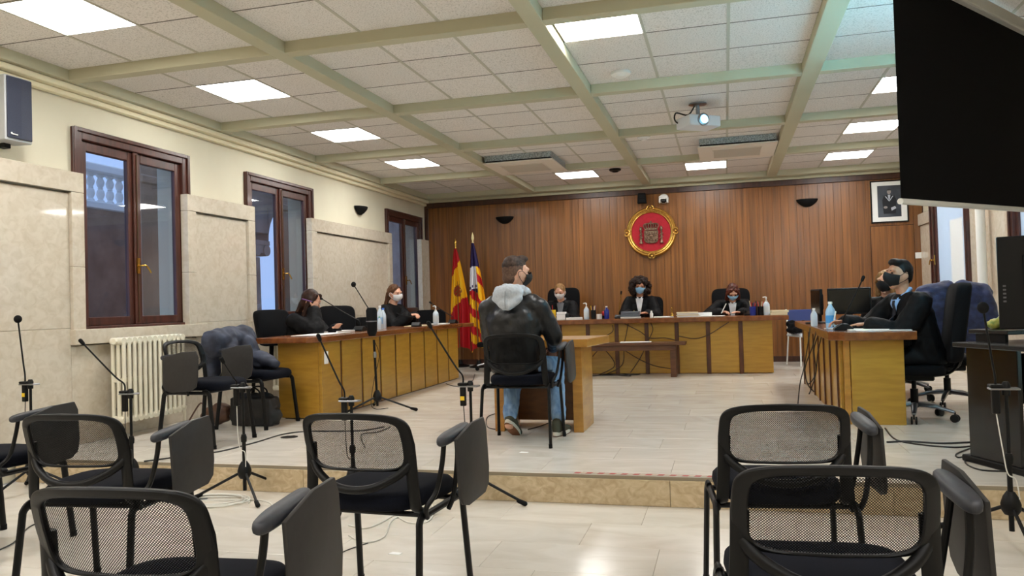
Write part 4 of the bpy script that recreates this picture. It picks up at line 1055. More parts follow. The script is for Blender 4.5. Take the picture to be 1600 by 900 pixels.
def stand(label, foot, ztop, tip, rot=0.0, ball=False, side=-1, cable=None):
    foot = V(foot); t = thing('microphone_stand', label, 'microphone stand', foot, 0, 'tripod microphone stands along the step')
    z0 = foot.z; H = ztop - z0
    MB().tube([(0, 0, 0.05), (0, 0, H * 0.55)], 0.0125, 10).build('lower_tube', blk, t, smooth=True)
    MB().tube([(0, 0, H * 0.5), (0, 0, H)], 0.009, 10).build('upper_tube', blk, t, smooth=True)
    MB().lathe([(0.018, H * 0.55 - 0.03), (0.02, H * 0.55), (0.014, H * 0.55 + 0.02)], n=12).build('clutch', blk, t, smooth=True)
    MB().lathe([(0.03, 0.13), (0.042, 0.15), (0.045, 0.18), (0.034, 0.215), (0.018, 0.24)], n=16).build('hub', blk, t, smooth=True)
    for k in range(3):
        a = rot + 2 * math.pi * k / 3; c, s_ = math.cos(a), math.sin(a)
        l = MB().tube([(0.03 * c, 0.03 * s_, 0.165), (0.31 * c, 0.31 * s_, 0.025)], 0.009, 8).build('leg', blk, t, smooth=True)
        MB().cone((0.285 * c, 0.285 * s_, 0.032), (0.325 * c, 0.325 * s_, 0.016), 0.013, 0.015).build('rubber_foot', blk_matte, l, smooth=True)
    MB().box(-0.075, 0.055, -0.03, 0.03, H - 0.004, H + 0.006).build('plate', steel, t, bevel=0.003)
    MB().lathe([(0.018, H - 0.03), (0.02, H + 0.02), (0.012, H + 0.035)], n=12).build('clamp', blk, t, smooth=True)
    m_ = MB(); m_.box(-0.075, -0.015, -0.028, 0.028, H + 0.0065, H + 0.022); m_.build('microphone_base', blk, t, bevel=0.004)
    m_ = MB(); m_.box(-0.065, -0.03, -0.014, 0.014, H - 0.12, H - 0.0045); b_ = m_.build('connector', blk, t, bevel=0.004)
    if rot in (0.4, 0.0): MB().box(-0.062, -0.036, -0.0155, -0.014, H - 0.085, H - 0.06).build('connector_label', yellow_pl, b_)
    gooseneck(t, foot + V((-0.045, 0, H + 0.02)), tip, ball=ball)
    MB().tube([(-0.047, 0, H - 0.115), (-0.03, -0.02, H - 0.3), (-0.014, -0.02, H * 0.45), (0.02, -0.02, 0.3), (0.03, -0.03, 0.21)], 0.003, 6, smooth=6).build('cable', white_cable if cable == 'w' else black_cable, t, smooth=True)
    return t
YS = 4.38
def foot(u, v): q = PZ(u, v, FL); return V((q.x, q.y, FL))
def tipP(u, v, y): return PY(u, v, y)
stand('black microphone stand at the far left with an upright round microphone', V((-4.70, 4.42, FL)), 0.58, tipP(28.5, 503, 4.42), 0.4, True)
stand('black microphone stand whose gooseneck leans left before the radiator', foot(207, 772), 0.505, tipP(130, 537, 4.40), 1.1)
stand('black microphone stand with coiled white cable at its feet', foot(383, 778), 0.545, tipP(349, 566, 4.42), 1.35, cable='w')
stand('black microphone stand behind the middle mesh-back chair', foot(553, 790), 0.47, tipP(500, 531, 4.42), 0.7)
stand('black microphone stand between the middle chair and the seated man', foot(740, 788), 0.545, tipP(673, 511, 4.50), 0.0)
stand('black microphone stand at the lower right before the black computer table', foot(1582, 846), 0.56, tipP(1537, 487, 4.22), 2.6, True, cable='w')
# taller stand on the platform
f5 = PZ(590, 642, 0); f5 = V((f5.x, f5.y, 0))
t = thing('microphone_stand', 'tall black tripod stand before the left desk with a raised microphone', 'microphone stand', f5)
MB().tube([(0, 0, 0.05), (-0.02, 0, 0.72)], 0.0125, 10).build('lower_tube', blk, t, smooth=True)
MB().lathe([(0.018, 0.54), (0.02, 0.58), (0.014, 0.6)], (-0.015, 0, 0), 12).build('clutch', steel, t, smooth=True)
MB().lathe([(0.03, 0.10), (0.045, 0.12), (0.045, 0.15), (0.03, 0.19), (0.018, 0.21)], n=16).build('hub', blk, t, smooth=True)
for k in range(3):
    a = 0.0 + 2 * math.pi * k / 3; c, s_ = math.cos(a), math.sin(a)
    l = MB().tube([(0.03 * c, 0.03 * s_, 0.14), (0.40 * c, 0.40 * s_, 0.02)], 0.010, 8).build('leg', blk, t, smooth=True)
    MB().cone((0.37 * c, 0.37 * s_, 0.028), (0.42 * c, 0.42 * s_, 0.018), 0.014, 0.017).build('rubber_foot', blk_matte, l, smooth=True)
top5 = PY(581, 505, f5.y) - f5
MB().lathe([(0.035, -0.16), (0.05, -0.12), (0.055, 0.0), (0.056, 0.10), (0.045, 0.125), (0.02, 0.13)], top5 + V((0, 0, 0.03)), 18).build('windshield', blk_matte, t, smooth=True)
MB().lathe([(0.058, -0.006), (0.058, 0.006)], top5 + V((0, 0, 0.02)), 18).build('silver_band', steel, t, smooth=True)
gooseneck(t, f5 + top5 + V((0, 0, 0.1)), PY(554, 447, f5.y), ball=True, bend=0.0)
MB().tube([(-0.02, 0.02, 0.70), (0.01, 0.05, 0.55), (-0.06, 0.06, 0.3), (-0.10, 0.08, 0.03), (0.05, 0.15, 0.008)], 0.0035, 6, smooth=6).build('cable', black_cable, t, smooth=True)

# ================================================================ desk microphones
def desk_mic(label, base, tip, rz, ball=False, mat=None):
    base = V(base); t = thing('desk_microphone', label, 'microphone', base, 0, 'gooseneck desk microphones')
    M = rz3(rz); b = MB()
    poly = [(-0.075, 0.0), (0.075, 0.0), (0.07, 0.02), (0.01, 0.055), (-0.03, 0.055), (-0.075, 0.018)]
    b.prism(poly, 0.11, lambda y, z, w: M @ V((w - 0.055, y, z + 0.0015))); b.build('microphone_base', blk, t, bevel=0.006, seg=2)
    b = MB(); b.obox(M @ V((0.0, 0.045, 0.042)), (0.05, 0.02, 0.006), M @ Matrix.Rotation(R(-30), 3, 'X')); b.build('button', pm('button_grey', (70, 74, 78), rough=0.4), t)
    gooseneck(t, base + V((0, 0, 0.05)), tip, ball=ball, bend=0.35, mat=mat)
    return t
ZL, ZJ, ZR = 0.7885, 0.7885, 0.7435
q = PY(552, 520, 8.05); desk_mic('gooseneck desk microphone before the empty chair at the left desk', (-3.98, 8.10, ZL), PY(503, 467, 8.1), R(0))
desk_mic('gooseneck desk microphone before the woman clasping her hands', (-3.85, 9.45, ZL), PY(611, 505, 9.9) + V((0.1, 0, 0.12)), R(10))
desk_mic('gooseneck desk microphone at the far end of the left desk', (-3.80, 10.72, ZL), PY(674, 474, 10.72), R(0))
q = PY(966, 495, 11.35); desk_mic('gooseneck desk microphone beside the curly-haired judge', (q.x, 11.42, ZJ), PY(970.5, 459, 11.42), R(180), mat=brass)
q = PY(1303, 516, 6.95); desk_mic('gooseneck desk microphone near the water bottle on the right desk', (0.93, 6.98, ZR), PY(1347, 438, 6.98), R(90))
q = PY(1172, 490, 11.4); t = thing('desk_phone', 'low black desk telephone beside the red-haired judge', 'telephone', (q.x, 11.5, ZJ))
MB().prism([(-0.09, 0), (0.09, 0), (0.09, 0.06), (-0.09, 0.02)], 0.16, lambda y, z, w: V((w - 0.08, y, z))).build('body', blk, t, bevel=0.005)
MB().cone((-0.06, -0.07, 0.06), (-0.06, 0.08, 0.085), 0.018, 0.018).build('handset', blk_matte, t, smooth=True)

# ================================================================ things on the desks
def sheet_paper(label, x, y, z, w, d, rz, mat=None, h=0.004, cat='paper', grp='papers on the desks', name='paper_sheet'):
    o = MB().obox((0, 0, h / 2), (w, d, h), Matrix.Identity(3)).build(name, mat or paper)
    o.location = (x, y, z + 0.0008); o.rotation_euler = (0, 0, rz); tag(o, label, cat, grp); return o
def bottle(label, x, y, z, r, h, liquid, cap_mat, lab_mat=None, name='water_bottle', cat='bottle'):
    t = thing(name, label, cat, (x, y, z + 0.0006), 0, 'bottles on the desks')
    MB().lathe([(r * 0.9, 0), (r, 0.01), (r, h * 0.62), (r * 0.85, h * 0.72), (r * 0.38, h * 0.87), (r * 0.36, h * 0.93)], n=16).build('body', liquid, t, smooth=True)
    MB().lathe([(r * 0.42, h * 0.92), (r * 0.42, h), (r * 0.38, h + 0.002)], n=14).build('cap', cap_mat, t, smooth=True)
    if lab_mat: MB().lathe([(r * 1.015, h * 0.22), (r * 1.015, h * 0.5)], n=16).build('label', lab_mat, t, smooth=True)
    return t
def pump(label, x, y, z, h=0.2, r=0.032, body=None):
    t = thing('sanitizer_bottle', label, 'bottle', (x, y, z + 0.0006), 0, 'pump bottles on the desks')
    MB().lathe([(r * 0.92, 0), (r, 0.008), (r, h * 0.58), (r * 0.7, h * 0.68), (r * 0.4, h * 0.72)], n=16).build('body', body or pet, t, smooth=True)
    MB().lathe([(r * 0.43, h * 0.70), (r * 0.43, h * 0.78), (0.006, h * 0.79), (0.006, h * 0.9)], n=12).build('collar', white_pl, t, smooth=True)
    MB().tube([(0, 0, h * 0.9), (0.0, 0, h * 0.97), (-0.012, -0.0, h), (-0.045, 0, h * 0.98)], [0.012, 0.011, 0.009, 0.006], 8).build('pump_head', white_pl, t, smooth=True)
    MB().lathe([(r * 1.01, h * 0.14), (r * 1.01, h * 0.48)], n=16).build('label', pm('label_pale', (206, 214, 218), rough=0.5), t, smooth=True)
    return t
pet = pm('pet_clear', (206, 220, 232), rough=0.12, spec=0.6)
pet_blue = pm('pet_blue', (26, 44, 140), rough=0.15, spec=0.6)
pet_pale = pm('pet_pale', (168, 206, 236), rough=0.12, spec=0.6)
green_cap = pm('cap_green', (40, 140, 110), rough=0.4); blue_cap = pm('cap_blue', (60, 110, 200), rough=0.4)
# left desk
sheet_paper('long white papers under the brown-haired woman hand', -4.02, 7.30, ZL, 0.30, 0.75, R(3))
sheet_paper('stack of white paper beside the left desk microphone', -4.12, 7.85, ZL, 0.21, 0.34, R(-5), h=0.018)
sheet_paper('white paper before the woman clasping her hands', -3.95, 9.75, ZL, 0.22, 0.5, R(4), paper2, h=0.008)
sheet_paper('white paper sheet at the far end of the left desk', -3.93, 10.50, ZL, 0.25, 0.35, R(8), h=0.01)
bottle('small green-capped bottle on the left desk', -3.95, 8.55, ZL, 0.024, 0.15, pet, green_cap)
bottle('tall clear water bottle beside the tall stand on the left desk', *(lambda q: (q.x, q.y))(PY(594, 500, 8.75)), ZL, 0.038, 0.28, pet, white_pl, pm('lab_blue', (150, 190, 228), rough=0.4))
bottle('clear water bottle nearer the woman with folded hands', PY(599, 500, 9.0).x, 9.0, ZL, 0.036, 0.25, pet, blue_cap)
pump('clear hand sanitizer pump beside the woman clasping her hands', PY(681, 495, 10.35).x, 10.35, ZL, 0.26, 0.04)
# judges desk, left to right
yj = 11.42
def jx(u, y=yj): return PY(u, 495, y).x
t = thing('pencil_cup', 'yellow pencil cup at the left end of the judges desk', 'cup', (jx(864.5), yj, ZJ + 0.0006), 0, 'pencil cups on the judges desk')
MB().lathe([(0.038, 0), (0.04, 0.15), (0.034, 0.15), (0.033, 0.01)], n=16).build('cup', yellow_pl, t, smooth=True); MB().tube([(0, 0, 0.02), (-0.01, 0, 0.22)], 0.005, 6).build('pencil', red_pl, t)
t = thing('paper_box', 'small white paper cube box beside the yellow cup', 'box', (jx(877.5), yj, ZJ + 0.0006))
MB().box(-0.065, 0.065, -0.05, 0.05, 0, 0.115).build('box', paper, t, bevel=0.003); MB().box(-0.066, 0.066, -0.051, 0.051, 0.075, 0.0785).build('lid_seam', pm('seam', (180, 180, 184), rough=0.6), t)
o = MB().lathe([(0.028, 0), (0.03, 0.075), (0.025, 0.085), (0.018, 0.09)], n=14).build('small_jar', blk, smooth=True); o.location = (jx(887), yj - 0.03, ZJ + 0.0006); tag(o, 'small black jar in front of the blonde judge', 'jar')
sheet_paper('crumpled white papers before the blonde judge', jx(897), yj, ZJ, 0.24, 0.3, R(12), h=0.03)
pump('clear sanitizer pump before the blonde judge', jx(916.5), yj, ZJ, 0.235, 0.04)
def pen_cup(label, u, mat, n, cols, y=yj, r=0.038, h=0.11):
    t = thing('pencil_cup', label, 'cup', (jx(u, y), y, ZJ + 0.0006), 0, 'pencil cups on the judges desk')
    MB().lathe([(r * 0.95, 0), (r, h), (r * 0.88, h), (r * 0.85, 0.01)], n=16).build('cup', mat, t, smooth=True)
    rg = random.Random(u)
    for k in range(n):
        a = 2 * math.pi * k / n; MB().tube([(0.008 * math.cos(a), 0.008 * math.sin(a), 0.015), (r * 0.95 * math.cos(a), r * 0.95 * math.sin(a), h + 0.05 + rg.random() * 0.03)], 0.0055, 6).build('pen', cols[k % len(cols)], t)
    return t
purple = pm('pen_purple', (96, 50, 110), rough=0.4)
pen_cup('dark pencil cup with coloured pens right of the sanitizer', 927.5, blk, 6, [purple, paper2, blk, yellow_pl], h=0.13)
o = MB().lathe([(0.04, 0), (0.042, 0.07), (0.03, 0.07), (0.03, 0.01)], n=14).build('white_mug', white_pl, smooth=True); o.location = (jx(936.5), yj, ZJ + 0.0006); tag(o, 'small white mug on the judges desk', 'mug')
t = thing('red_stamp', 'red and black rubber stamp beside the white mug', 'stamp', (jx(941), yj + 0.12, ZJ + 0.0006)); MB().box(-0.03, 0.03, -0.02, 0.02, 0, 0.04).build('base', blk, t, bevel=0.003); MB().ell((0, 0, 0.075), (0.03, 0.025, 0.035)).build('grip', red_pl, t, smooth=True)
bottle('dark blue water bottle left of the curly-haired judge', jx(948), yj, ZJ, 0.036, 0.18, pet_blue, white_pl)
t = thing('grey_case', 'flat grey laptop-like case in front of the curly-haired judge', 'case', (jx(986), yj, ZJ + 0.0006))
cs = pm('case_grey', (110, 118, 130), rough=0.35, metal=0.4)
for k in range(3): MB().box(-0.14 + 0.004 * k, 0.12 + 0.004 * k, -0.10, 0.10, 0.022 + 0.026 * k, 0.046 + 0.026 * k).build('tray', cs, t, bevel=0.003)
MB().box(-0.14, 0.13, -0.11, 0.11, 0, 0.02).build('base', white_pl, t, bevel=0.003)
o = MB().lathe([(0.022, 0), (0.024, 0.06), (0.014, 0.075), (0.014, 0.095), (0.002, 0.1)], n=14).build('white_vial', white_pl, smooth=True); o.location = (jx(1018), yj, ZJ + 0.0006); tag(o, 'small white capped vial in front of the curly-haired judge', 'bottle')
sheet_paper('white papers beside the brass bell on the judges desk', jx(1037), yj, ZJ, 0.28, 0.26, R(4), h=0.012)
t = thing('hand_bell', 'small brass hand bell on the judges desk', 'bell', (jx(1050.5), yj - 0.06, ZJ + 0.0006)); MB().lathe([(0.028, 0), (0.024, 0.02), (0.016, 0.05), (0.006, 0.058)], n=14).build('bell', brass, t, smooth=True); MB().lathe([(0.006, 0.058), (0.009, 0.09), (0.005, 0.11), (0.01, 0.13), (0.002, 0.14)], n=10).build('handle', brass, t, smooth=True)
for k in range(4):
    sheet_paper(('lowest', 'second', 'third', 'topmost')[k] + ' bound folder in the stack between the two right judges', jx(1075) + (0.01, -0.006, 0.004, -0.01)[k], yj + 0.02, ZJ + 0.0165 * k, 0.30, 0.24, R(2 * k - 3), paper2 if k % 2 else paper, h=0.0155, cat='folder', grp='stack of folders on the judges desk', name='bound_folder')
sheet_paper('white document under the red-haired judge writing hand', jx(1113), yj + 0.05, ZJ, 0.32, 0.26, R(-8), h=0.006)
sheet_paper('raised white file block left of the red-haired judge', jx(1100), yj + 0.25, ZJ, 0.20, 0.16, R(5), h=0.05)
pen_cup('blue pencil cup with pens right of the red-haired judge', 1176.5, blue_pl, 6, [red_pl, purple, blk, paper2], h=0.12, r=0.042)
pen_cup('black pencil cup with pens beside the right sanitizer pump', 1189, blk, 6, [red_pl, blk, paper2], h=0.12, r=0.042)
o = MB().lathe([(0.02, 0), (0.022, 0.16), (0.012, 0.17), (0.01, 0.2)], n=12).build('brown_spray', pm('brown_pl', (70, 48, 40), rough=0.3), smooth=True); o.location = (jx(1182, 11.55), 11.55, ZJ + 0.0006); tag(o, 'brown spray bottle between the two pencil cups', 'bottle')
pump('tall clear sanitizer pump at the right end of the judges desk', jx(1198), yj, ZJ, 0.25, 0.045)
for k in range(2): sheet_paper(('lower', 'upper')[k] + ' cream booklet of the pair at the right end of the judges desk', jx(1217) + 0.01 * k, yj + 0.03, ZJ + 0.031 * k, 0.22, 0.2, R(4 * k), paper2, h=0.03, cat='booklet', grp='cream booklets on the judges desk', name='booklet')
q = PZ(995, 534, 0.469); sheet_paper('white paper lying on the dark bench', q.x, 10.86, 0.469, 0.42, 0.2, R(2), h=0.006)
# right desk
sheet_paper('long white papers under the robed man hands', 1.16, 6.98, ZR, 0.42, 0.26, R(5), h=0.01)
sheet_paper('loose white sheet near the edge of the right desk', 1.20, 6.80, ZR, 0.40, 0.14, R(-3), h=0.005)
sheet_paper('white sheet left of the writing hand on the right desk', 0.98, 7.30, ZR, 0.22, 0.28, R(20), h=0.006)
bottle('large pale blue water bottle on the right desk', PY(1298, 500, 7.35).x, 7.35, ZR, 0.042, 0.235, pet_pale, white_pl, pm('lab_cyan', (70, 150, 214), rough=0.4))
bottle('small white bottle behind the blue water bottle on the right desk', PY(1272, 498, 8.05).x, 8.05, ZR, 0.032, 0.17, pet, white_pl)
def monitor(name, label, base, rz, w, h, lift, thick=0.03, tilt=0.0, detail=False):
    t = thing(name, label, 'monitor', base, rz)
    MB().lathe([(0.12, 0), (0.12, 0.012), (0.04, 0.02)], n=24).build('foot', blk, t, smooth=True)
    MB().box(-0.03, 0.03, 0.01, 0.04, 0.015, lift + 0.1).build('neck', blk, t, bevel=0.006)
    c = MB().obox((0, 0, lift + h / 2), (w, thick, h), Matrix.Rotation(tilt, 3, 'X')).build('case', blk, t, bevel=0.008, seg=2)
    MB().obox((0, -thick / 2 - 0.001, lift + h / 2), (w - 0.03, 0.002, h - 0.035), Matrix.Rotation(tilt, 3, 'X')).build('screen', blk_gloss, t)
    MB().obox((0, thick / 2 + 0.012, lift + h / 2), (w * 0.6, 0.03, h * 0.6), Matrix.Identity(3)).build('rear_housing', blk_matte, t, bevel=0.01, seg=2)
    return t
q0, q1 = PY(1297, 450, 8.35), PY(1357, 487, 8.35)
monitor('desk_monitor', 'black computer monitor on the right desk beyond the microphone', ((q0.x + q1.x) / 2, 8.35, ZR + 0.0006), R(-6), 0.40, 0.26, 0.10)
q = PY(1272, 470, 8.8); monitor('desk_monitor', 'narrow turned black monitor behind the small bottle on the right desk', (0.93, 8.85, ZR + 0.0006), R(-80), 0.34, 0.27, 0.09)
# ================================================================ computer table at the right edge
td = V((0.40, -0.92, 0)).normalized(); tz = math.atan2(td.y, td.x)   # side panel direction
q = PZ(1516, 722, 0)
CT = thing('computer_table', 'black computer table cut off by the right edge of the photo', 'table', (q.x, q.y, 0), tz)
MB().box(0.0, 0.40, 0.0, 0.03, 0.04, 0.70).build('side_panel', blk_gloss, CT, bevel=0.004)
MB().box(0.0, 0.40, 1.12, 1.15, 0.04, 0.70).build('side_panel', blk_gloss, CT, bevel=0.004)
MB().box(-0.06, 0.50, -0.01, 0.05, 0.0, 0.04).build('foot', blk, CT, bevel=0.006)
MB().box(-0.06, 0.50, 1.10, 1.16, 0.0, 0.04).build('foot', blk, CT, bevel=0.006)
MB().box(-0.04, 0.62, -0.06, 1.22, 0.70, 0.728).build('table_top', pm('table_top_black', (34, 34, 36), rough=0.25), CT, bevel=0.004)
MB().box(-0.10, 0.22, 0.10, 1.2, 0.775, 0.80).build('raised_shelf', pm('table_top_black', (0, 0, 0)), CT, bevel=0.004)
for y_ in (0.12, 1.15): MB().box(-0.06, 0.18, y_, y_ + 0.02, 0.7285, 0.7745).build('shelf_support', blk, CT)
MB().box(0.05, 0.09, 0.03, 1.12, 0.35, 0.65).build('back_panel', blk_matte, CT)
MB().box(0.12, 0.38, 0.031, 1.119, 0.40, 0.42).build('lower_shelf', blk_matte, CT)
Mt = Matrix.Translation((q.x, q.y, 0)) @ Matrix.Rotation(tz, 4, 'Z')
def onT(x, y, z): return Mt @ V((x, y, z))
p = onT(0.24, 0.50, 0.42); t = thing('computer_tower', 'pale grey computer case on the lower shelf of the black table', 'computer', p, tz)
MB().box(-0.10, 0.12, -0.20, 0.22, 0.001, 0.27).build('case', pm('case_pale', (196, 200, 196), rough=0.4), t, bevel=0.006); MB().box(-0.08, 0.10, -0.206, -0.2, 0.05, 0.10).build('drive_bay', blk, t)
b0 = PY(1570, 440, 4.95)
t = monitor('large_monitor', 'large black monitor seen from behind at the right edge', onT(0.30, 0.40, 0.7286), R(160), 0.62, 0.53, 0.085, 0.05)
for k in range(5): MB().box(0.27, 0.285, 0.026, 0.029, 0.24 + 0.022 * k, 0.25 + 0.022 * k).build('port', pm('port_grey', (90, 90, 92), rough=0.5), t)
t.location = (b0.x + 0.30, 4.99, 0.7286)
p = onT(0.05, 0.42, 0.8008); t = thing('plastic_bag', 'crumpled pale blue plastic bag on the black table', 'bag', p)
m_ = MB(); rg = random.Random(5)
for k in range(7): m_.ell((rg.uniform(-0.06, 0.06), rg.uniform(-0.05, 0.05), 0.045 + rg.uniform(0, 0.05)), (0.05, 0.05, 0.045))
remesh(m_, 'bag_skin', pm('bag_blue', (170, 206, 236), (200, 222, 240), (20, 20, 20), rough=0.35), t, 0.008, 2, 0.012, 30)
sheet_paper('white papers on the raised shelf of the black table', *onT(0.02, 0.72, 0).xy, 0.8008, 0.3, 0.45, tz, h=0.012)
p = onT(-0.02, 0.24, 0.8008); t = thing('snack_packet', 'small yellow-green packet on the black table', 'packet', p); m_ = MB(); m_.ell((0, 0, 0.03), (0.06, 0.05, 0.032)); m_.ell((0.03, 0.02, 0.05), (0.03, 0.03, 0.03)); remesh(m_, 'packet', pm('packet_yellow', (198, 192, 96), (120, 150, 70), (30, 30, 30), rough=0.4), t, 0.008, 1, 0.008, 40)
# second microphone style pole is the stand; keyboard-like strips on the floor
# ---- visitor chair with white tube legs behind the right desk
p = PZ(1236, 566, 0)
t = thing('visitor_chair', 'white tube chair with blue back between the judges desk and the right desk', 'chair', (p.x + 0.22, 12.55, 0), R(200))
for sx in (-1, 1):
    for sy in (-1, 1): MB().tube([(sx * 0.22, sy * 0.2, 0.44), (sx * 0.24, sy * 0.24, 0)], 0.012, 8).build('leg', white_pl, t, smooth=True)
    MB().tube([(sx * 0.22, -0.2, 0.43), (sx * 0.22, -0.25, 0.84)], 0.012, 8, ).build('back_post', white_pl, t, smooth=True)
MB().box(-0.24, 0.24, -0.22, 0.24, 0.43, 0.47).build('seat', pm('seat_pale', (206, 210, 214), rough=0.6), t, bevel=0.012, seg=2)
MB().obox((0, -0.24, 0.70), (0.44, 0.03, 0.26), Matrix.Rotation(R(6), 3, 'X')).build('backrest', pm('seat_blue', (52, 66, 120), rough=0.7), t, bevel=0.01, seg=2)
t = thing('black_coat', 'black coat lying over the white tube chair', 'coat', (p.x + 0.20, 12.42, 0.472))
m_ = MB(); rg = random.Random(11)
for k in range(12): m_.ell((rg.uniform(-0.22, 0.12), rg.uniform(-0.1, 0.1), 0.055 + rg.uniform(0, 0.1)), (0.09, 0.08, 0.055))
remesh(m_, 'coat_cloth', black_fab, t, 0.012, 3, 0.014, 18)
# ---- jacket over the robed man's chair
t = thing('navy_jacket', 'navy quilted jacket hung over the chair behind the robed man', 'jacket', (1.93, 7.66, 0.45), R(4))
m_ = MB()
for s_ in (-1, 1):
    m_.cone((s_ * 0.05, -0.02, 0.60), (s_ * 0.24, 0.0, 0.56), (0.07, 0.09), (0.075, 0.09), side=(0, 1, 0))
    m_.cone((s_ * 0.24, -0.03, 0.55), (s_ * 0.30, -0.08, 0.14), (0.06, 0.075), (0.08, 0.09), side=(1, 0, 0))
m_.cone((0, -0.06, 0.56), (0, -0.10, 0.10), (0.25, 0.045), (0.30, 0.06), side=(1, 0, 0))
remesh(m_, 'jacket_cloth', pm('jacket_navy', (40, 44, 84), (26, 28, 58), (16, 16, 22), rough=0.7, detail=2, bump=0.5, bscale=(14, 14, 20), sheen=0.2), t, 0.012, 3, 0.012, 12)
# ---- black bag on the floor under the far tablet chair
t = thing('black_bag', 'black soft bag on the floor under the chair at the left desk end', 'bag', (-4.20, 6.36, 0))
m_ = MB()
m_.cone((-0.17, 0, 0.09), (0.17, 0, 0.09), (0.09, 0.09), (0.09, 0.09), side=(0, 1, 0)); m_.cone((-0.15, 0, 0.22), (0.15, 0, 0.22), (0.05, 0.08), (0.05, 0.08), side=(0, 1, 0)); m_.obox((0, 0, 0.13), (0.42, 0.17, 0.255), Matrix.Identity(3))
remesh(m_, 'bag_body', pm('bag_black', (22, 22, 24), (16, 16, 18), (20, 20, 20), rough=0.55), t, 0.012, 4, 0.012, 14)
for s_ in (-1, 1): MB().tube([(-0.10, s_ * 0.05, 0.24), (-0.08, s_ * 0.06, 0.32), (0.0, s_ * 0.05, 0.35), (0.08, s_ * 0.06, 0.32), (0.10, s_ * 0.05, 0.24)], 0.008, 8, smooth=5).build('strap', blk, t, smooth=True)
t = thing('brown_bag', 'small brown leather bag on the floor beside the black bag', 'bag', (-4.62, 6.36, 0))
m_ = MB(); m_.ell((0, 0, 0.085), (0.16, 0.10, 0.085)); m_.ell((0.05, 0, 0.14), (0.10, 0.07, 0.07))
remesh(m_, 'bag_body', pm('bag_brown', (92, 62, 44), (70, 44, 30), (12, 12, 12), rough=0.5), t, 0.012, 2, 0.01, 16)
MB().tube([(-0.1, 0, 0.12), (-0.16, 0, 0.2), (-0.24, -0.05, 0.06), (-0.27, -0.06, 0.012)], 0.008, 8, smooth=5).build('strap', pm('bag_brown', (0, 0, 0)), t, smooth=True)
# ---- grey-blue jacket over the far tablet chair's back
t = thing('denim_jacket', 'crumpled grey blue jacket draped over the chair at the left desk end', 'jacket', (-4.42, 6.36, 0.5))
m_ = MB()
m_.cone((-0.03, -0.24, 0.27), (-0.03, 0.22, 0.29), (0.12, 0.13), (0.12, 0.13), side=(1, 0, 0))
m_.cone((-0.10, -0.2, 0.22), (-0.12, -0.12, -0.02), (0.10, 0.09), (0.07, 0.05), side=(0, 1, 0))
m_.cone((-0.10, 0.15, 0.22), (-0.13, 0.12, 0.0), (0.12, 0.09), (0.08, 0.05), side=(0, 1, 0))
m_.cone((0.05, 0.12, 0.24), (0.20, 0.16, 0.03), (0.10, 0.09), (0.10, 0.06), side=(0, 1, 0))
m_.cone((0.12, 0.10, 0.10), (0.27, 0.08, 0.06), (0.09, 0.06), (0.08, 0.05), side=(0, 1, 0))
m_.cone((0.22, 0.06, 0.12), (0.42, 0.02, 0.07), (0.08, 0.06), (0.07, 0.05), side=(0, 1, 0))
m_.cone((0.02, -0.1, 0.27), (0.10, -0.2, 0.12), (0.10, 0.08), (0.06, 0.05), side=(0, 1, 0))
remesh(m_, 'jacket_cloth', pm('jacket_denim', (62, 68, 86), (36, 40, 54), (9, 9, 9), rough=0.75, detail=5), t, 0.010, 3, 0.020, 8, seed=3)
# ---- floor outlets, tape, scraps, cables
def disc(label, u, v, z, r, mat):
    p = PZ(u, v, z); o = MB().lathe([(r, 0), (r, 0.002), (r * 0.9, 0.003)], n=24).build('floor_outlet', mat, smooth=False); o.location = (p.x, p.y, z + 0.0004); tag(o, label, 'floor outlet', 'round floor outlet covers')
disc('dark round floor outlet on the platform behind the middle chair', 452, 683, 0.0, 0.07, blk)
disc('grey round floor outlet near the coiled white cable', 307, 781, FL, 0.07, steel)
disc('grey round floor outlet right of the nearest right chair', 1486, 842, FL, 0.07, steel)
t = thing('hazard_tape', 'red and white striped tape along the step edge', 'tape', (-0.5, STEP + 0.025, 0.0004))
for k in range(24):
    x_ = -0.43 + 0.86 * k / 24; w_ = 0.86 / 24
    MB().add([(x_, -0.018, 0.001), (x_ + w_, -0.018, 0.001), (x_ + w_ + 0.012, 0.018, 0.001), (x_ + 0.012, 0.018, 0.001)], [(0, 1, 2, 3)]).build('stripe', pm('tape_red', (170, 70, 60), rough=0.5) if k % 2 == 0 else pm('tape_white', (196, 176, 156), rough=0.5), t)
for u, v, z, lab in ((818, 707, 0.0, 'white paper scrap on the platform near the seated man'), (617, 865, FL, 'white paper scrap on the floor right of the middle chair')):
    p = PZ(u, v, z); o = MB().prism([(-0.03, -0.015), (0.03, -0.02), (0.035, 0.012), (-0.02, 0.02)], 0.0015, lambda x, y, w: V((x, y, w))).build('paper_scrap', paper); o.location = (p.x, p.y, z + 0.0006); tag(o, lab, 'paper scrap')
def cable(label, pts, mat, r=0.004, grp='cables on the floor'):
    P = [V(p_) for p_ in pts]; o = MB(origin=P[0]).tube(P, r, 6, smooth=7).build('cable', mat, smooth=True); o.location = P[0]; tag(o, label, 'cable', grp)
def fl(pix, z, r=0.004): return [V((a.x, a.y, z + r + 0.0008)) for a in [PZ(u, v, z) for u, v in pix]]
cable('long black cable curving across the platform from the left wall side', fl([(225, 722), (300, 712), (345, 706), (400, 692), (440, 680), (480, 675), (560, 674), (600, 668)], 0), black_cable, 0.006)
cable('thin black cable on the platform behind the middle chair mesh', fl([(610, 668), (590, 676), (565, 680), (570, 700)], 0), black_cable)
rg = random.Random(2); pts = []
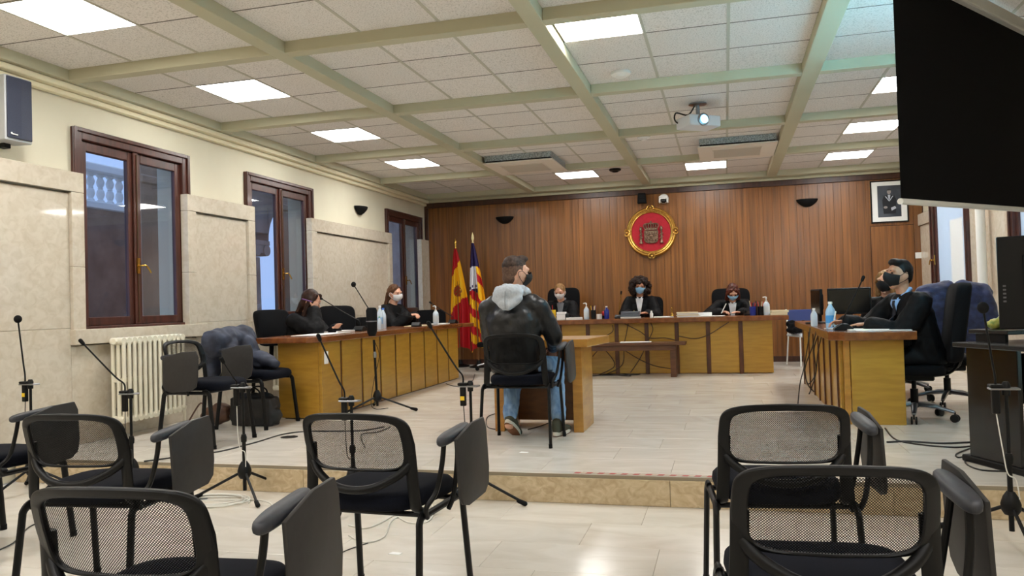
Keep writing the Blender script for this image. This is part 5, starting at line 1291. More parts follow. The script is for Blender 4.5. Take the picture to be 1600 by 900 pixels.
for k in range(26):
    a = k * 0.9; r_ = 0.11 + 0.05 * rg.random(); c_ = PZ(335, 785, FL); pts.append(V((c_.x + r_ * 1.6 * math.cos(a), c_.y + r_ * math.sin(a), FL + 0.006 + 0.0006 * k)))
pts += fl([(400, 782), (430, 795), (440, 815)], FL)
cable('tangled coil of white cable on the floor by the stand', pts, white_cable, 0.0045)
cable('white cable looping on the floor under the middle chair', fl([(545, 822), (575, 826), (612, 808), (632, 790), (620, 805), (640, 818), (668, 816), (678, 800), (672, 785)], FL), white_cable)
cable('white cable sweeping in an arc below the middle chair', fl([(545, 838), (570, 849), (600, 840), (612, 815), (640, 800)], FL), white_cable)
cable('dark thin cable on the floor below the middle chair seat', fl([(518, 880), (530, 868), (545, 860), (575, 850)], FL), black_cable, 0.003)
cable('black cable on the floor at the left edge', fl([(-20, 868), (20, 850), (45, 825), (70, 815)], FL), black_cable, 0.004)
cable('black cable looping on the platform beside the seated man chair', fl([(780, 672), (762, 668), (762, 652), (785, 645), (800, 648)], 0), black_cable)
cable('black cable under the witness table', fl([(825, 672), (840, 668), (862, 660), (880, 655)], 0), black_cable)
cable('black cable run on the platform left of the black table', fl([(1383, 670), (1400, 688), (1440, 696), (1490, 700), (1520, 698)], 0), black_cable, 0.006)
cable('second black cable beside the run left of the black table', fl([(1386, 692), (1420, 691), (1470, 694), (1522, 692)], 0), black_cable, 0.008)
cable('black cable loops at the foot of the black table', fl([(1520, 700), (1495, 710), (1500, 716), (1530, 706), (1508, 722), (1530, 735), (1575, 738)], 0), black_cable, 0.005)
cable('dark cable pile on the floor before the judges desk', fl([(925, 588), (950, 586), (985, 588), (970, 584), (935, 587), (990, 586), (1000, 585)], 0), black_cable, 0.007)
cable('dark thin cable on the floor at the far end of the left desk', fl([(697, 600), (712, 604), (735, 600), (742, 585)], 0), black_cable, 0.005)
def wire(label, pix, y, r=0.006, mat=None):
    cable(label, [PY(u, v, y) for u, v in pix], mat or pm('brown_cable', (58, 36, 22), rough=0.5), r, 'cables hanging down the desks')
YW = 11.165
wire('dark cable drooping across the judges desk front on the right', [(1060, 525), (1085, 529), (1105, 524), (1125, 512), (1139, 503)], YW)
wire('dark cable slung from the case across the judges desk front', [(976, 506), (1000, 518), (1015, 528), (1040, 528), (1060, 533)], YW)
wire('dark cable hanging straight from the grey case', [(982, 503), (979, 520), (975, 540), (972, 570), (945, 586)], YW)
wire('dark cable hanging in a curve near the vial on the desk front', [(1016, 503), (1020, 515), (1014, 530), (1000, 560), (985, 582)], YW)
wire('dark cable looping left of the bench under the judges desk', [(957, 508), (957, 518), (944, 526), (930, 532)], YW)
wire('dark cable sagging under the bench', [(972, 545), (1000, 562), (1025, 572), (1055, 577)], YW)
wire('dark cable rising from the pile left of the bench', [(926, 557), (938, 545), (950, 552), (960, 572), (935, 586)], YW)
p0 = 0.835
for k, pix in enumerate(([(1266, 512), (1262, 540), (1256, 575), (1250, 600), (1246, 640)], [(1276, 512), (1270, 540), (1258, 575), (1262, 600), (1272, 612)], [(1282, 515), (1272, 545), (1275, 580), (1268, 606), (1264, 616)], [(1286, 517), (1278, 550), (1274, 585), (1262, 600), (1258, 580)])):
    cable(('outermost', 'second', 'third', 'innermost')[k] + ' black cable hanging beside the right desk front', [PX(u, v, p0) if False else PY(u, v, 7.6 + 0.1 * k) for u, v in pix], black_cable, 0.005, 'cables hanging at the right desk')
# ================================================================ people
skin1 = pm('skin_fair', (214, 164, 138), (200, 146, 120), (30, 30, 30), rough=0.5, coord='Object', spec=0.35)
skin2 = pm('skin_warm', (196, 142, 112), (182, 126, 98), (30, 30, 30), rough=0.5, coord='Object', spec=0.35)
robe_m = pm('robe_black', (12, 12, 14), (8, 8, 10), (10, 10, 10), rough=0.6, coord='Object', spec=0.14, bump=0.6, bscale=(9, 9, 3))
leather = pm('leather_black', (12, 14, 20), (7, 8, 12), (7, 7, 7), rough=0.40, coord='Object', spec=0.5, bump=0.9, bscale=(8, 8, 5), detail=5)
hood_m = pm('hood_grey', (186, 192, 198), (168, 174, 182), (60, 60, 60), rough=0.95, coord='Object', bump=0.3, bscale=(18, 18, 12))
jeans_m = pm('jeans_light', (136, 164, 194), (96, 126, 162), (26, 26, 12), rough=0.9, coord='Object', detail=6)
shirt_w = pm('shirt_white', (228, 228, 232), rough=0.8); shirt_b = pm('shirt_blue', (140, 176, 222), rough=0.8); knit_g = pm('knit_grey', (112, 112, 116), rough=0.95)
mask_w = pm('mask_white', (240, 240, 242), rough=0.8); mask_b = pm('mask_blue', (150, 200, 236), rough=0.8); mask_k = pm('mask_black', (16, 16, 18), rough=0.8)
eye_m = pm('eye_dark', (30, 22, 18), rough=0.2)
h_brown = pm('hair_brown', (60, 36, 25), (34, 20, 15), (40, 40, 6), rough=0.5, coord='Object', spec=0.2); h_dark = pm('hair_dark', (26, 20, 18), (16, 12, 11), (60, 60, 10), rough=0.5, coord='Object', spec=0.2)
h_blond = pm('hair_blond', (164, 124, 78), (110, 78, 46), (60, 60, 8), rough=0.5, coord='Object', spec=0.2); h_red = pm('hair_auburn', (92, 44, 30), (58, 26, 18), (40, 40, 6), rough=0.45, coord='Object', spec=0.2)
h_curl = pm('hair_curly', (52, 36, 29), (24, 17, 14), (60, 60, 60), rough=0.75, coord='Object', spec=0.2); h_fade = pm('hair_fade', (104, 80, 66), (80, 60, 50), (90, 90, 90), rough=0.7, coord='Object', spec=0.2)
badge_m = pm('badge_gold', (226, 214, 150), (180, 160, 80), (80, 80, 80), rough=0.4, metal=0.4)
def ik(a, b, l1, l2, pole):
    d = b - a; L = min(d.length, (l1 + l2) * 0.999); d.normalize()
    x = (l1 * l1 - l2 * l2 + L * L) / (2 * L); h = math.sqrt(max(0, l1 * l1 - x * x))
    p = V(pole) - d * d.dot(V(pole)); p.normalize()
    return a + d * x + p * h, a + d * L
def hand(mb, wrist, dr, nrm, side, curl=0.5, s=1.0):
    """palm with four unequal bent fingers and a thumb from the side of the palm"""
    dr = dr.normalized(); nrm = (nrm - dr * dr.dot(nrm)).normalized(); ac = dr.cross(nrm) * side     # towards the thumb side
    mb.cone(wrist, wrist + dr * 0.03 * s, (0.026 * s, 0.019 * s), (0.033 * s, 0.017 * s), side=ac)
    mb.cone(wrist + dr * 0.03 * s, wrist + dr * 0.075 * s, (0.034 * s, 0.016 * s), (0.038 * s, 0.014 * s), side=ac)
    for k, (off, ln) in enumerate(((0.027, 0.072), (0.009, 0.080), (-0.009, 0.074), (-0.027, 0.058))):
        p = wrist + dr * 0.082 * s + ac * off * s; ln *= s; d = dr.copy(); r = 0.0088 * s
        for seg, f in ((0, 0.45), (1, 0.32), (2, 0.23)):
            ang = curl * (0.5, 0.9, 0.6)[seg]
            d = (d * math.cos(ang) - nrm * math.sin(ang)).normalized()
            q = p + d * ln * f; mb.cone(p, q, r, r * 0.92, n=8); p = q; r *= 0.92
    p = wrist + dr * 0.025 * s + ac * 0.028 * s; d = (dr * 0.75 + ac * 0.75 - nrm * 0.25).normalized()
    q = p + d * 0.035 * s; mb.cone(p, q, 0.0125 * s, 0.0105 * s, n=8); d2 = (d + dr * 0.6 - nrm * 0.35 * curl - ac * 0.25).normalized(); mb.cone(q, q + d2 * 0.028 * s, 0.0102 * s, 0.0085 * s, n=8)
class Person: pass
def settle(o, seat, desk):
    """let the body rest on the seat and the arms on the desk top instead of sinking in"""
    for v in o.data.vertices:
        c = v.co
        if c.y < 0.23 and 0.27 < c.z < seat: c.z = seat + 0.001
        elif desk and c.y > desk[0] and desk[1] - 0.12 < c.z < desk[1]: c.z = desk[1] + 0.001
    o.data.update()
def person(label, loc, rz, lean=5, head=(0, 0, 0), hips=0.54, torso=0.52, sw=0.175, hands=None, skin=skin1, clothes='robe', hair=None, hairmat=None, mask=None, mask_kind='flat',
           shirt=None, badge=False, sidelean=0.0, legs=True, s=1.0, knees=None, feet=None, curl=(0.5, 0.5), eyes=True, hdirs=None, poles=None, shirt_to=0.52, seat=0.456, desk=(0.29, 0.7895)):
    t = thing('person', label, 'person', loc, rz)
    P = Person(); P.root = t
    up = V((math.sin(R(sidelean)), math.sin(R(lean)), math.cos(R(lean)))).normalized(); X = V((1, 0, 0)); fw = V((1, 0, 0)).cross(up) * -1
    fw = (V((0, 1, 0)) - up * up.y).normalized()
    hip = V((0, 0, hips)); waist = hip + up * torso * 0.33; chest = hip + up * torso * 0.68; neck = hip + up * torso
    sh = {k: hip + up * (torso * 0.90) + X * k * sw for k in (-1, 1)}
    Mh = rz3(R(head[0])) @ Matrix.Rotation(R(-head[1]), 3, 'X') @ Matrix.Rotation(R(head[2]), 3, 'Y')
    nk = neck + up * 0.03 + fw * 0.01
    hc = nk + (up * 0.35 + Mh @ V((0, 0.12, 0.65))).normalized() * 0.155 * s
    P.hc, P.Mh, P.up, P.fw, P.neck = hc, Mh, up, fw, neck
    def H(x, y, z): return hc + Mh @ V((x * s, y * s, z * s))
    P.H = H
    b = MB()
    b.cone(hip, waist, (0.155, 0.115), (0.13, 0.10), side=X); b.cone(waist, chest, (0.13, 0.10), (sw * 0.86, 0.105), side=X); b.cone(chest, hip + up * torso * 0.9, (sw * 0.86, 0.10), (sw * 0.62, 0.075), side=X)
    b.cone(hip + up * torso * 0.9, nk + (hc - nk) * 0.5, 0.062, 0.054)
    b.ell(hc, (0.075 * s, 0.096 * s, 0.115 * s), Mh, 20, 14); b.cone(H(0, 0.015, -0.04), H(0, 0.052, -0.092), (0.058 * s, 0.055 * s), (0.034 * s, 0.03 * s), side=Mh @ X)
    b.cone(H(0, 0.088, 0.02), H(0, 0.112, -0.022), 0.008 * s, 0.013 * s); b.cone(H(-0.04, 0.078, 0.032), H(0.04, 0.078, 0.032), 0.016 * s, 0.016 * s)
    for k in (-1, 1): b.ell(H(k * 0.078, -0.005, -0.006), (0.010 * s, 0.020 * s, 0.031 * s), Mh)
    b.cone(H(-0.018, 0.092, -0.062), H(0.018, 0.092, -0.062), 0.008 * s, 0.008 * s)
    hands = hands or {-1: V((-0.13, 0.32, 0.70)), 1: V((0.13, 0.32, 0.70))}
    P.elb = {}; P.wr = {}
    for k in (-1, 1):
        pole = (poles or {}).get(k, V((k * 0.5, -0.5, -0.7)))
        e, w_ = ik(sh[k], V(hands[k]), 0.30, 0.27, pole); P.elb[k] = e; P.wr[k] = w_
        b.cone(sh[k], e, 0.05, 0.042); b.cone(e, w_, 0.041, 0.027)
        dd, nn = (hdirs or {}).get(k, ((w_ - e), V((0, 0, 1))))
        hand(b, w_, V(dd), V(nn), -k, curl[0 if k < 0 else 1])
    P.kn = {}; P.an = {}
    if legs:
        for k in (-1, 1):
            kn = V((knees or {}).get(k, (k * 0.13, 0.44, 0.50))); an = V((feet or {}).get(k, (k * 0.13, 0.44, 0.09)))
            P.kn[k], P.an[k] = kn, an
            b.cone(hip + X * k * 0.09, kn, 0.078, 0.055); b.cone(kn, an, 0.054, 0.036); b.cone(an + V((0, -0.02, -0.03)), an + V((0, 0.15, -0.055)), (0.036, 0.032), (0.04, 0.024), side=X)
    body = remesh(b, 'body', skin, t, 0.0075, 3); P.body = body; settle(body, seat, desk)
    # face
    if eyes:
        for k in (-1, 1):
            MB().ell(H(k * 0.031, 0.0905, 0.010), (0.014 * s, 0.006 * s, 0.006 * s), Mh, 10, 6).build('eye', eye_m, t, smooth=True)
            MB().cone(H(k * 0.018, 0.0935, 0.030), H(k * 0.046, 0.083, 0.032), 0.004 * s, 0.003 * s, n=6).build('eyebrow', hairmat or h_dark, t, smooth=True)
    # clothing
    if clothes in ('robe', 'jacket'):
        mat_ = robe_m if clothes == 'robe' else leather; ex = 0.032 if clothes == 'robe' else 0.026
        c = MB()
        wx = 0.155 + ex if clothes == 'robe' else 0.205
        c.cone(hip + V((0, 0, -0.02)), waist, (0.19, 0.155), (wx, 0.115 + ex), side=X); c.cone(waist, chest, (wx, 0.115 + ex), (sw + ex * 0.6, 0.115 + ex), side=X)
        c.cone(chest, hip + up * torso * 0.86, (sw + ex * 0.6, 0.112 + ex), (sw * 0.72 + ex, 0.085 + ex), side=X)
        c.cone(sh[-1] * 0.86 + sh[1] * 0.14 + up * 0.012, sh[1] * 0.86 + sh[-1] * 0.14 + up * 0.012, 0.06 + ex * 0.5, 0.06 + ex * 0.5)
        c.cone(hip + up * torso * 0.86, neck + up * 0.0, (0.10, 0.088), (0.075, 0.07), side=X)
        for k in (-1, 1):
            e, w_ = P.elb[k], P.wr[k]
            if clothes == 'robe':
                c.cone(sh[k], e, 0.088, 0.102); c.cone(e, w_ - (w_ - e) * 0.14, 0.096, 0.078)
            else:
                c.cone(sh[k] - up * 0.02, e, 0.076, 0.07); c.cone(e, w_ - (w_ - e) * 0.08, 0.068, 0.046)
        if legs and clothes == 'robe':
            for k in (-1, 1): c.cone(hip + X * k * 0.08, P.kn[k] + V((0, 0, -0.01)), 0.10, 0.085); c.cone(P.kn[k], P.kn[k] + (P.an[k] - P.kn[k]) * 0.88, 0.085, 0.06)
        P.robe = remesh(c, 'robe' if clothes == 'robe' else 'jacket', mat_, t, 0.011, 5, 0.009 if clothes == 'robe' else 0.007, 11, seed=hash(label) % 17 if False else len(label) % 17); settle(P.robe, seat, desk)
        bv = BVHTree.FromPolygons([v.co.copy() for v in P.robe.data.vertices], [tuple(p.vertices) for p in P.robe.data.polygons]); P.bvh = bv
        def cast(p, off=0.004):
            o_ = p + fw * 0.21; h = bv.ray_cast(o_, -fw, 0.6)
            return (h[0] + fw * off) if h[0] is not None else p + fw * 0.15
        P.cast = cast
        if shirt:
            top = neck + up * 0.005; bot = hip + up * torso * shirt_to
            def fn(a, q):
                w_ = 0.052 * (1 - q) ** 0.8 + 0.004; c_ = top + (bot - top) * q + X * (a * 2 - 1) * w_
                return cast(c_, 0.004)
            MB().sheet(fn, 8, 14, 0.004).build('shirt_front', shirt, t, smooth=True)
            cl = MB()
            for k in (-1, 1): cl.cone(neck + up * 0.055 + X * k * 0.052 - fw * 0.03, neck + up * 0.005 + X * k * 0.022 + fw * 0.075, (0.018, 0.024), (0.010, 0.014), side=up)
            cl.build('collar', shirt, t, smooth=True)
        if badge:
            p = cast(hip + up * torso * 0.58 + X * 0.085, 0.003)
            M3 = Matrix((X, up, fw)).transposed()
            n = 16; q = MB(); q.prism([((0.036 if j % 2 else 0.046) * math.cos(2 * math.pi * j / n), (0.036 if j % 2 else 0.046) * math.sin(2 * math.pi * j / n)) for j in range(n)], 0.006, lambda x, y, w: p + M3 @ V((x, y, w)))
            q.build('badge', badge_m if badge is True else badge, t); q = MB(); q.lathe([(0.02, 0.006), (0.018, 0.010), (0.003, 0.012)], p, 12, M3); q.build('badge_centre', pm('badge_grey', (120, 124, 96), rough=0.4), t, smooth=True)
    if legs and clothes == 'robe':
        for k in (-1, 1):
            a_ = P.an[k]; q = MB(); q.cone(a_ + V((0, -0.035, -0.035)), a_ + V((0, 0.03, -0.04)), (0.042, 0.05), (0.046, 0.046), side=X); q.cone(a_ + V((0, 0.03, -0.045)), a_ + V((0, 0.16, -0.058)), (0.046, 0.042), (0.044, 0.030), side=X)
            remesh(q, 'shoe', blk_gloss, t, 0.010, 2)
    # mask with ear loops
    if mask:
        bul = 0.030 if mask_kind == 'beak' else 0.013
        def fm(a, q):
            th = (a - 0.5) * 2 * R(64); zz = 0.004 - 0.108 * q
            taper = 1.0 - 0.30 * max(0, q - 0.45); nose = max(0, 1 - abs(th) / R(30))
            zz += 0.016 * nose * (1 - q) - 0.012 * (abs(th) / R(64)) * (1 - q) + 0.022 * (abs(th) / R(64)) * q
            e = math.sqrt(max(0.05, 1 - (zz / 0.125) ** 2))
            rx, ry = (0.080 * e + 0.004) * taper, (0.101 * e + 0.006)
            if zz < -0.05: ry = max(ry, 0.088 - 0.25 * (-0.05 - zz))
            y = ry * math.cos(th) + bul * math.cos(th) ** 2 * math.sin(math.pi * min(1, 0.15 + q * 0.85)) + 0.012 * nose * (1 - q)
            return H(rx * math.sin(th) * 1.05, y, zz)
        mo = MB().sheet(fm, 16, 10, 0.003).build('face_mask', mask, t, smooth=True)
        for k in (-1, 1):
            a = 1.0 if k > 0 else 0.0
            MB().tube([fm(a, 0.1), H(k * 0.087, 0.012, 0.012), H(k * 0.084, -0.022, 0.0), H(k * 0.087, -0.012, -0.035), fm(a, 0.9)], 0.0022, 5, smooth=4).build('ear_loop', mask, mo, smooth=True)
    # hair
    if hair:
        h = MB()
        if hair in ('long', 'curly', 'bob', 'bun', 'tied'):
            h.ell(H(0, -0.022, 0.030), (0.086 * s, 0.100 * s, 0.103 * s), Mh, 18, 12)
            h.ell(H(0, -0.035, -0.02), (0.080 * s, 0.078 * s, 0.09 * s), Mh, 16, 10)
        if hair == 'long':
            for k in (-1, 1):
                h.cone(H(k * 0.066, 0.015, 0.035), H(k * 0.075, 0.012, -0.17), (0.032 * s, 0.03 * s), (0.038 * s, 0.026 * s)); h.cone(H(k * 0.05, 0.05, 0.085), H(k * 0.078, 0.045, 0.0), 0.026 * s, 0.024 * s)
            h.cone(H(0, -0.06, 0.0), H(0, -0.075, -0.20), (0.085 * s, 0.05 * s), (0.10 * s, 0.035 * s), side=Mh @ X)
        if hair == 'bob':
            for k in (-1, 1):
                h.cone(H(k * 0.064, 0.02, 0.045), H(k * 0.080, 0.02, -0.115), (0.034 * s, 0.034 * s), (0.032 * s, 0.032 * s)); h.cone(H(k * 0.03, 0.06, 0.085), H(k * 0.074, 0.055, 0.01), 0.024 * s, 0.022 * s)
            h.cone(H(0, -0.06, 0.0), H(0, -0.06, -0.11), (0.080 * s, 0.05 * s), (0.075 * s, 0.04 * s), side=Mh @ X)
        if hair == 'curly':
            rg = random.Random(4)
            for k in range(260):
                a = rg.uniform(0, 2 * math.pi); q = rg.uniform(-0.95, 1); c_ = math.sqrt(1 - q * q)
                x_, y_, z_ = 0.150 * c_ * math.cos(a), -0.03 + 0.125 * c_ * math.sin(a), -0.015 + 0.155 * q
                if y_ > 0.0 and z_ < 0.075 + 0.02 * math.sin(k) and abs(x_) < 0.075 + 0.012 * math.cos(k * 1.7): continue
                h.ell(H(x_, y_, z_), (rg.uniform(0.02, 0.036) * s,) * 3, nu=8, nv=6)
        if hair == 'tied':
            h.ell(H(0, -0.115, 0.03), (0.035 * s, 0.035 * s, 0.04 * s), Mh); h.cone(H(0.05, -0.075, -0.01), H(0.07, -0.08, -0.17), 0.035 * s, 0.03 * s); h.cone(H(-0.05, -0.075, -0.01), H(-0.07, -0.08, -0.17), 0.035 * s, 0.03 * s)
            for k in (-1, 1): h.cone(H(k * 0.04, 0.045, 0.088), H(k * 0.078, 0.0, 0.04), 0.016 * s, 0.016 * s)
        if hair == 'bun': h.ell(H(0, -0.12, 0.05), (0.045 * s, 0.04 * s, 0.045 * s), Mh)
        if hair == 'short':
            h.ell(H(0, -0.020, 0.038), (0.081 * s, 0.094 * s, 0.094 * s), Mh, 18, 12); h.ell(H(0, 0.035, 0.10), (0.066 * s, 0.056 * s, 0.034 * s), Mh); h.ell(H(0, -0.045, -0.01), (0.074 * s, 0.062 * s, 0.07 * s), Mh)
            for k in (-1, 1): h.cone(H(k * 0.073, 0.008, 0.035), H(k * 0.074, 0.008, 0.0), 0.009 * s, 0.006 * s)
        if hair == 'fade':
            h.ell(H(0, -0.012, 0.066), (0.073 * s, 0.090 * s, 0.066 * s), Mh, 18, 12); h.ell(H(0.0, 0.045, 0.108), (0.058 * s, 0.050 * s, 0.028 * s), Mh); h.ell(H(0, -0.03, 0.055), (0.074 * s, 0.078 * s, 0.06 * s), Mh)
            f2 = MB(); f2.ell(H(0, -0.014, 0.02), (0.0785 * s, 0.0905 * s, 0.098 * s), Mh, 18, 12); f2.ell(H(0, -0.045, -0.035), (0.064 * s, 0.056 * s, 0.06 * s), Mh)
            remesh(f2, 'faded_hair', h_fade, t, 0.008, 2, 0.001, 40)
        remesh(h, 'hair', hairmat, t, 0.009, 2 if hair != 'curly' else 1, 0.015 if hair == 'curly' else 0.004, 38 if hair == 'curly' else 22)
    return P
def item(P, name, mb, mat): return mb.build(name, mat, P.root, smooth=True)
def pen(label, a, b, mat, r=0.0048):
    t = thing('pen', label, 'pen', a); d = b - a; MB().tube([V((0, 0, 0)), d * 0.9], r, 8).build('barrel', mat, t, smooth=True); MB().tube([d * 0.9, d], [r, r * 0.3], 8).build('tip', blk, t, smooth=True)
def W(P, p):
    a = P.root.rotation_euler.z; return P.root.location + rz3(a) @ V(p)

# ---- judges
J1 = person('blonde judge in black robe and white mask at the left of the judges desk', (-2.50, 12.27, 0), R(180), lean=9, head=(-4, 22, 0), hips=0.53, hands={-1: (-0.10, 0.42, 0.83), 1: (0.10, 0.42, 0.83)}, hair='bun', hairmat=h_blond, mask=mask_w, shirt=knit_g, badge=True, sw=0.165)
J2 = person('curly-haired judge in black robe and blue mask under the emblem', (-1.27, 12.27, 0), R(180), lean=6, head=(6, 12, -4), hips=0.56, hands={-1: (-0.14, 0.42, 0.84), 1: (0.12, 0.42, 0.84)}, skin=skin2, hair='curly', hairmat=h_curl, mask=mask_b, shirt=shirt_w, badge=True, sw=0.17)
J3 = person('red-haired judge in black robe and blue mask writing at the desk', (0.10, 12.33, 0), R(180), lean=22, head=(6, 40, 0), hips=0.50, hands={-1: (-0.10, 0.60, 0.825), 1: (0.16, 0.56, 0.83)}, hair='bob', hairmat=h_red, mask=mask_b, shirt=shirt_w, sw=0.185, curl=(0.4, 0.9), poles={-1: V((-1, -0.2, -0.5)), 1: V((1, -0.2, -0.5))})
w_ = W(J3, J3.wr[1] + V((0.0, 0.08, 0.0))); pen('white pen in the red-haired judge hand', w_ + V((0.07, 0.0, 0.13)), w_ + V((-0.01, -0.01, -0.025)), white_pl, 0.007)
# ---- women at the left desk
L1 = person('brown-haired woman in black robe leaning her head on her hand', (-4.58, 7.72, 0), R(-98), lean=15, head=(14, 24, 0), hips=0.50, torso=0.49, hands={-1: (-0.06, 0.50, 0.83), 1: (0.045, 0.30, 1.045)}, desk=(0.22, 0.79), hair='long', hairmat=h_brown, sw=0.165, curl=(0.3, 1.0),
            hdirs={1: (V((-0.3, 0.1, 1)), V((0.3, 1, 0)))}, poles={1: V((0.45, 0.9, -1))})
w_ = W(L1, L1.wr[1] + V((0.0, 0.0, 0.09))); pen('purple pen held by the brown-haired woman', w_ + V((-0.11, -0.06, 0.03)), w_ + V((0.02, -0.05, -0.01)), purple, 0.0065)
L2 = person('woman in black robe and white mask with clasped hands at the left desk', (-4.55, 10.22, 0), R(-104), lean=4, head=(-6, 10, 0), hips=0.55, torso=0.51, hands={-1: (-0.02, 0.40, 0.93), 1: (0.07, 0.38, 0.93)}, desk=(0.2, 0.79), hair='tied', hairmat=pm('hair_light_brown', (104, 70, 46), (66, 42, 28), (50, 50, 8), rough=0.55, coord='Object', spec=0.2), mask=mask_w, mask_kind='beak', sw=0.17, curl=(0.8, 0.8),
            hdirs={1: (V((-0.35, 0.7, 0.1)), V((0.3, 0.1, 1))), -1: (V((0.4, 0.7, 0.0)), V((-0.4, 0.1, 1)))})
# ---- robed man on the right and the woman behind him
MR = person('man in black robe and black mask writing at the right desk', (1.56, 7.10, 0), R(110), lean=17, head=(6, -5, 0), shirt_to=0.80, hips=0.52, torso=0.51, hands={-1: (0.06, 0.44, 0.79), 1: (0.26, 0.55, 0.80)}, knees={-1: (0.05, 0.44, 0.48), 1: (0.27, 0.36, 0.48)}, feet={-1: (0.06, 0.34, 0.09), 1: (0.26, 0.28, 0.09)}, desk=(0.16, 0.745), skin=skin2, hair='short', hairmat=h_dark, mask=mask_k, mask_kind='beak', shirt=shirt_b, badge=pm('badge_silver', (190, 194, 200), rough=0.3, metal=0.7), sw=0.185, curl=(0.25, 0.9),
            hdirs={1: (V((0.0, 1, 0.1)), V((0.5, 0, 1))), -1: (V((0.35, 1, 0.0)), V((0, 0, 1)))})
w_ = W(MR, MR.wr[1] + V((0.0, 0.08, 0.0))); pen('white pen in the robed man hand', w_ + V((0.02, 0.02, 0.10)), w_ + V((-0.01, -0.01, -0.035)), white_pl, 0.006)
e_, q_ = MR.elb[-1], MR.wr[-1]; dn = (q_ - e_).normalized()
item(MR, 'wristwatch', MB().lathe([(0.031, -0.012), (0.033, 0), (0.031, 0.012)], q_ - dn * 0.012, 16, dn.to_track_quat('Z', 'Y').to_matrix()), steel)
tie = MB(); top_ = MR.neck + MR.up * 0.0; 
def ft(a, q): return MR.cast(top_ - MR.up * 0.22 * q + V((1, 0, 0)) * (a * 2 - 1) * (0.016 + 0.012 * q), 0.008)
tie.sheet(ft, 4, 8, 0.004); item(MR, 'tie', tie, pm('tie_navy', (20, 22, 36), rough=0.6))
q = PY(1384, 441, 8.75)
WR = person('blonde woman in black mask behind the robed man', (q.x + 0.03, 8.75, 0), R(140), lean=3, head=(6, 0, 0), hips=0.50, torso=0.47, hair='bob', hairmat=h_blond, mask=mask_k, sw=0.16, desk=None, hands={-1: (-0.12, 0.30, 0.62), 1: (0.12, 0.30, 0.62)})

# ---- seated man in the leather jacket
DF = person('man in black leather jacket with grey hood seated with his back to us', (-1.565, 5.80, 0), R(-4), lean=-1, head=(-42, 4, 0), hips=0.56, torso=0.527, sw=0.207, seat=0.519, desk=None, s=1.04, skin=skin1, clothes='jacket', hair='fade', hairmat=pm('hair_ash', (74, 58, 50), (46, 36, 32), (60, 60, 60), rough=0.6, coord='Object', spec=0.2), mask=mask_k, mask_kind='beak',
            hands={-1: (-0.12, 0.36, 0.70), 1: (0.20, 0.36, 0.68)}, knees={-1: (-0.14, 0.40, 0.52), 1: (0.20, 0.42, 0.54)}, feet={-1: (-0.10, 0.12, 0.13), 1: (0.25, 0.28, 0.09)}, eyes=True, poles={-1: V((-0.7, -0.4, -0.6)), 1: V((0.6, -0.45, -0.6))})
jn = MB(); hp = V((0, 0, 0.56))
jn.cone(hp + V((-0.05, 0.02, -0.02)), hp + V((0.05, 0.02, -0.02)), (0.11, 0.13), (0.11, 0.13), side=(0, 0, 1))
for k in (-1, 1): jn.cone(hp + V((k * 0.09, 0, -0.01)), DF.kn[k], 0.092, 0.074); jn.cone(DF.kn[k], DF.an[k] + (DF.kn[k] - DF.an[k]) * 0.10, 0.072, 0.058)
settle(remesh(jn, 'jeans', jeans_m, DF.root, 0.010, 3, 0.008, 16), 0.519, None)
hd = MB(); nk = DF.neck; f_ = DF.fw; u_ = DF.up
for k in range(14):
    a = 2 * math.pi * k / 14; hd.ell(nk + V((0.105 * math.cos(a), 0.095 * math.sin(a) - 0.005, 0.045 - 0.020 * math.sin(a))), (0.042, 0.042, 0.045), nu=10, nv=7)
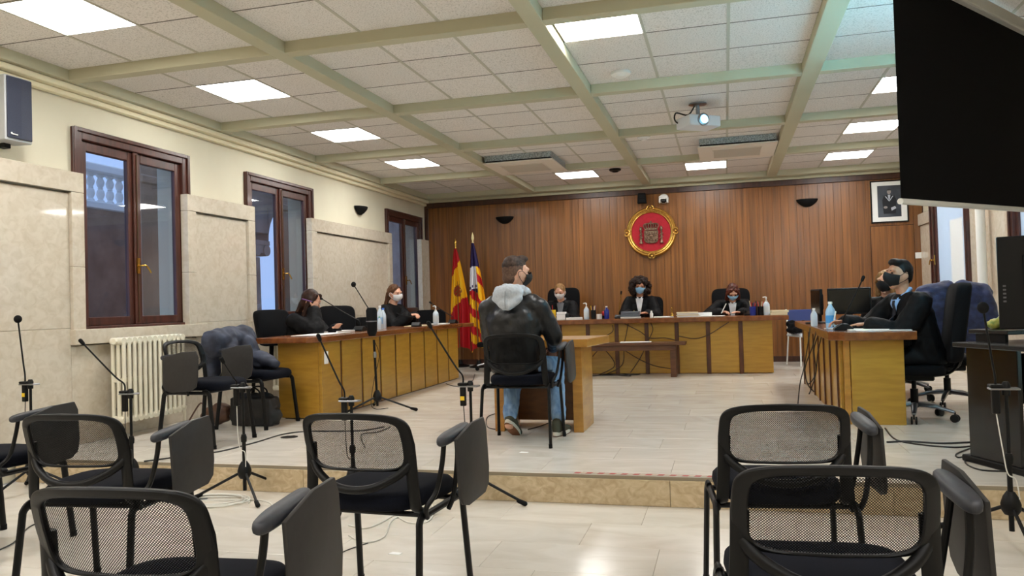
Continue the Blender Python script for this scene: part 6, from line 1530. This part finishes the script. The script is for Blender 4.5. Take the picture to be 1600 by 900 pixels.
hd.ell(nk + V((0, -0.105, 0.035)), (0.125, 0.06, 0.065)); hd.cone(nk + V((-0.07, -0.11, 0.02)), nk + V((0.0, -0.145, -0.062)), (0.065, 0.035), (0.045, 0.03), side=(1, 0, 0)); hd.cone(nk + V((0.07, -0.11, 0.02)), nk + V((0.0, -0.145, -0.062)), (0.065, 0.035), (0.045, 0.03), side=(1, 0, 0))
hd.cone(nk + V((0, -0.12, 0.0)), nk + V((0, -0.145, -0.052)), (0.12, 0.035), (0.06, 0.03), side=(1, 0, 0))
remesh(hd, 'hood', hood_m, DF.root, 0.010, 3, 0.007, 14)
MB().tube([nk + V((0.0, -0.168, 0.05)), nk + V((0.0, -0.178, -0.02)), nk + V((0.0, -0.178, -0.08))], 0.003, 6, smooth=4).build('hood_seam', pm('seam_grey', (120, 124, 128), rough=0.9), DF.root, smooth=True)
olive = pm('shoe_olive', (62, 62, 48), rough=0.8); sole_w = pm('sole_white', (216, 210, 196), rough=0.7); sole_b = pm('sole_brown', (120, 76, 48), rough=0.8)
for k, pit in ((-1, -34), (1, 0)):
    an = DF.an[k]; M3 = rz3(R(-8 if k > 0 else -4)) @ Matrix.Rotation(R(pit), 3, 'X')
    base = an + V((0, 0.0, -0.05)) if k < 0 else an + V((0, 0, -0.088))
    def S(x, y, z): return base + M3 @ V((x, y, z))
    up_ = MB(); up_.cone(S(0, -0.03, 0.06), S(0, 0.04, 0.055), (0.040, 0.045), (0.044, 0.04), side=M3 @ V((1, 0, 0))); up_.cone(S(0, 0.05, 0.045), S(0, 0.165, 0.035), (0.046, 0.036), (0.040, 0.026), side=M3 @ V((1, 0, 0))); up_.cone(S(0, -0.035, 0.05), S(0, -0.03, 0.10), (0.040, 0.042), (0.042, 0.042), side=M3 @ V((1, 0, 0)))
    sh_ = remesh(up_, 'shoe', olive, DF.root, 0.009, 2)
    ol = [(0.044 * math.sin(a) * (1 + 0.1 * math.cos(a)), 0.065 - 0.145 * math.cos(a)) for a in [2 * math.pi * j / 28 for j in range(28)]]
    MB().prism(ol, 0.030, lambda x, y, w: S(x, y, w + 0.004)).build('shoe_sole', sole_w, sh_, bevel=0.004, smooth=True)
    MB().prism([(x * 0.98, 0.065 + (y - 0.065) * 0.985) for x, y in ol], 0.004, lambda x, y, w: S(x, y, w)).build('shoe_tread', sole_b, sh_)
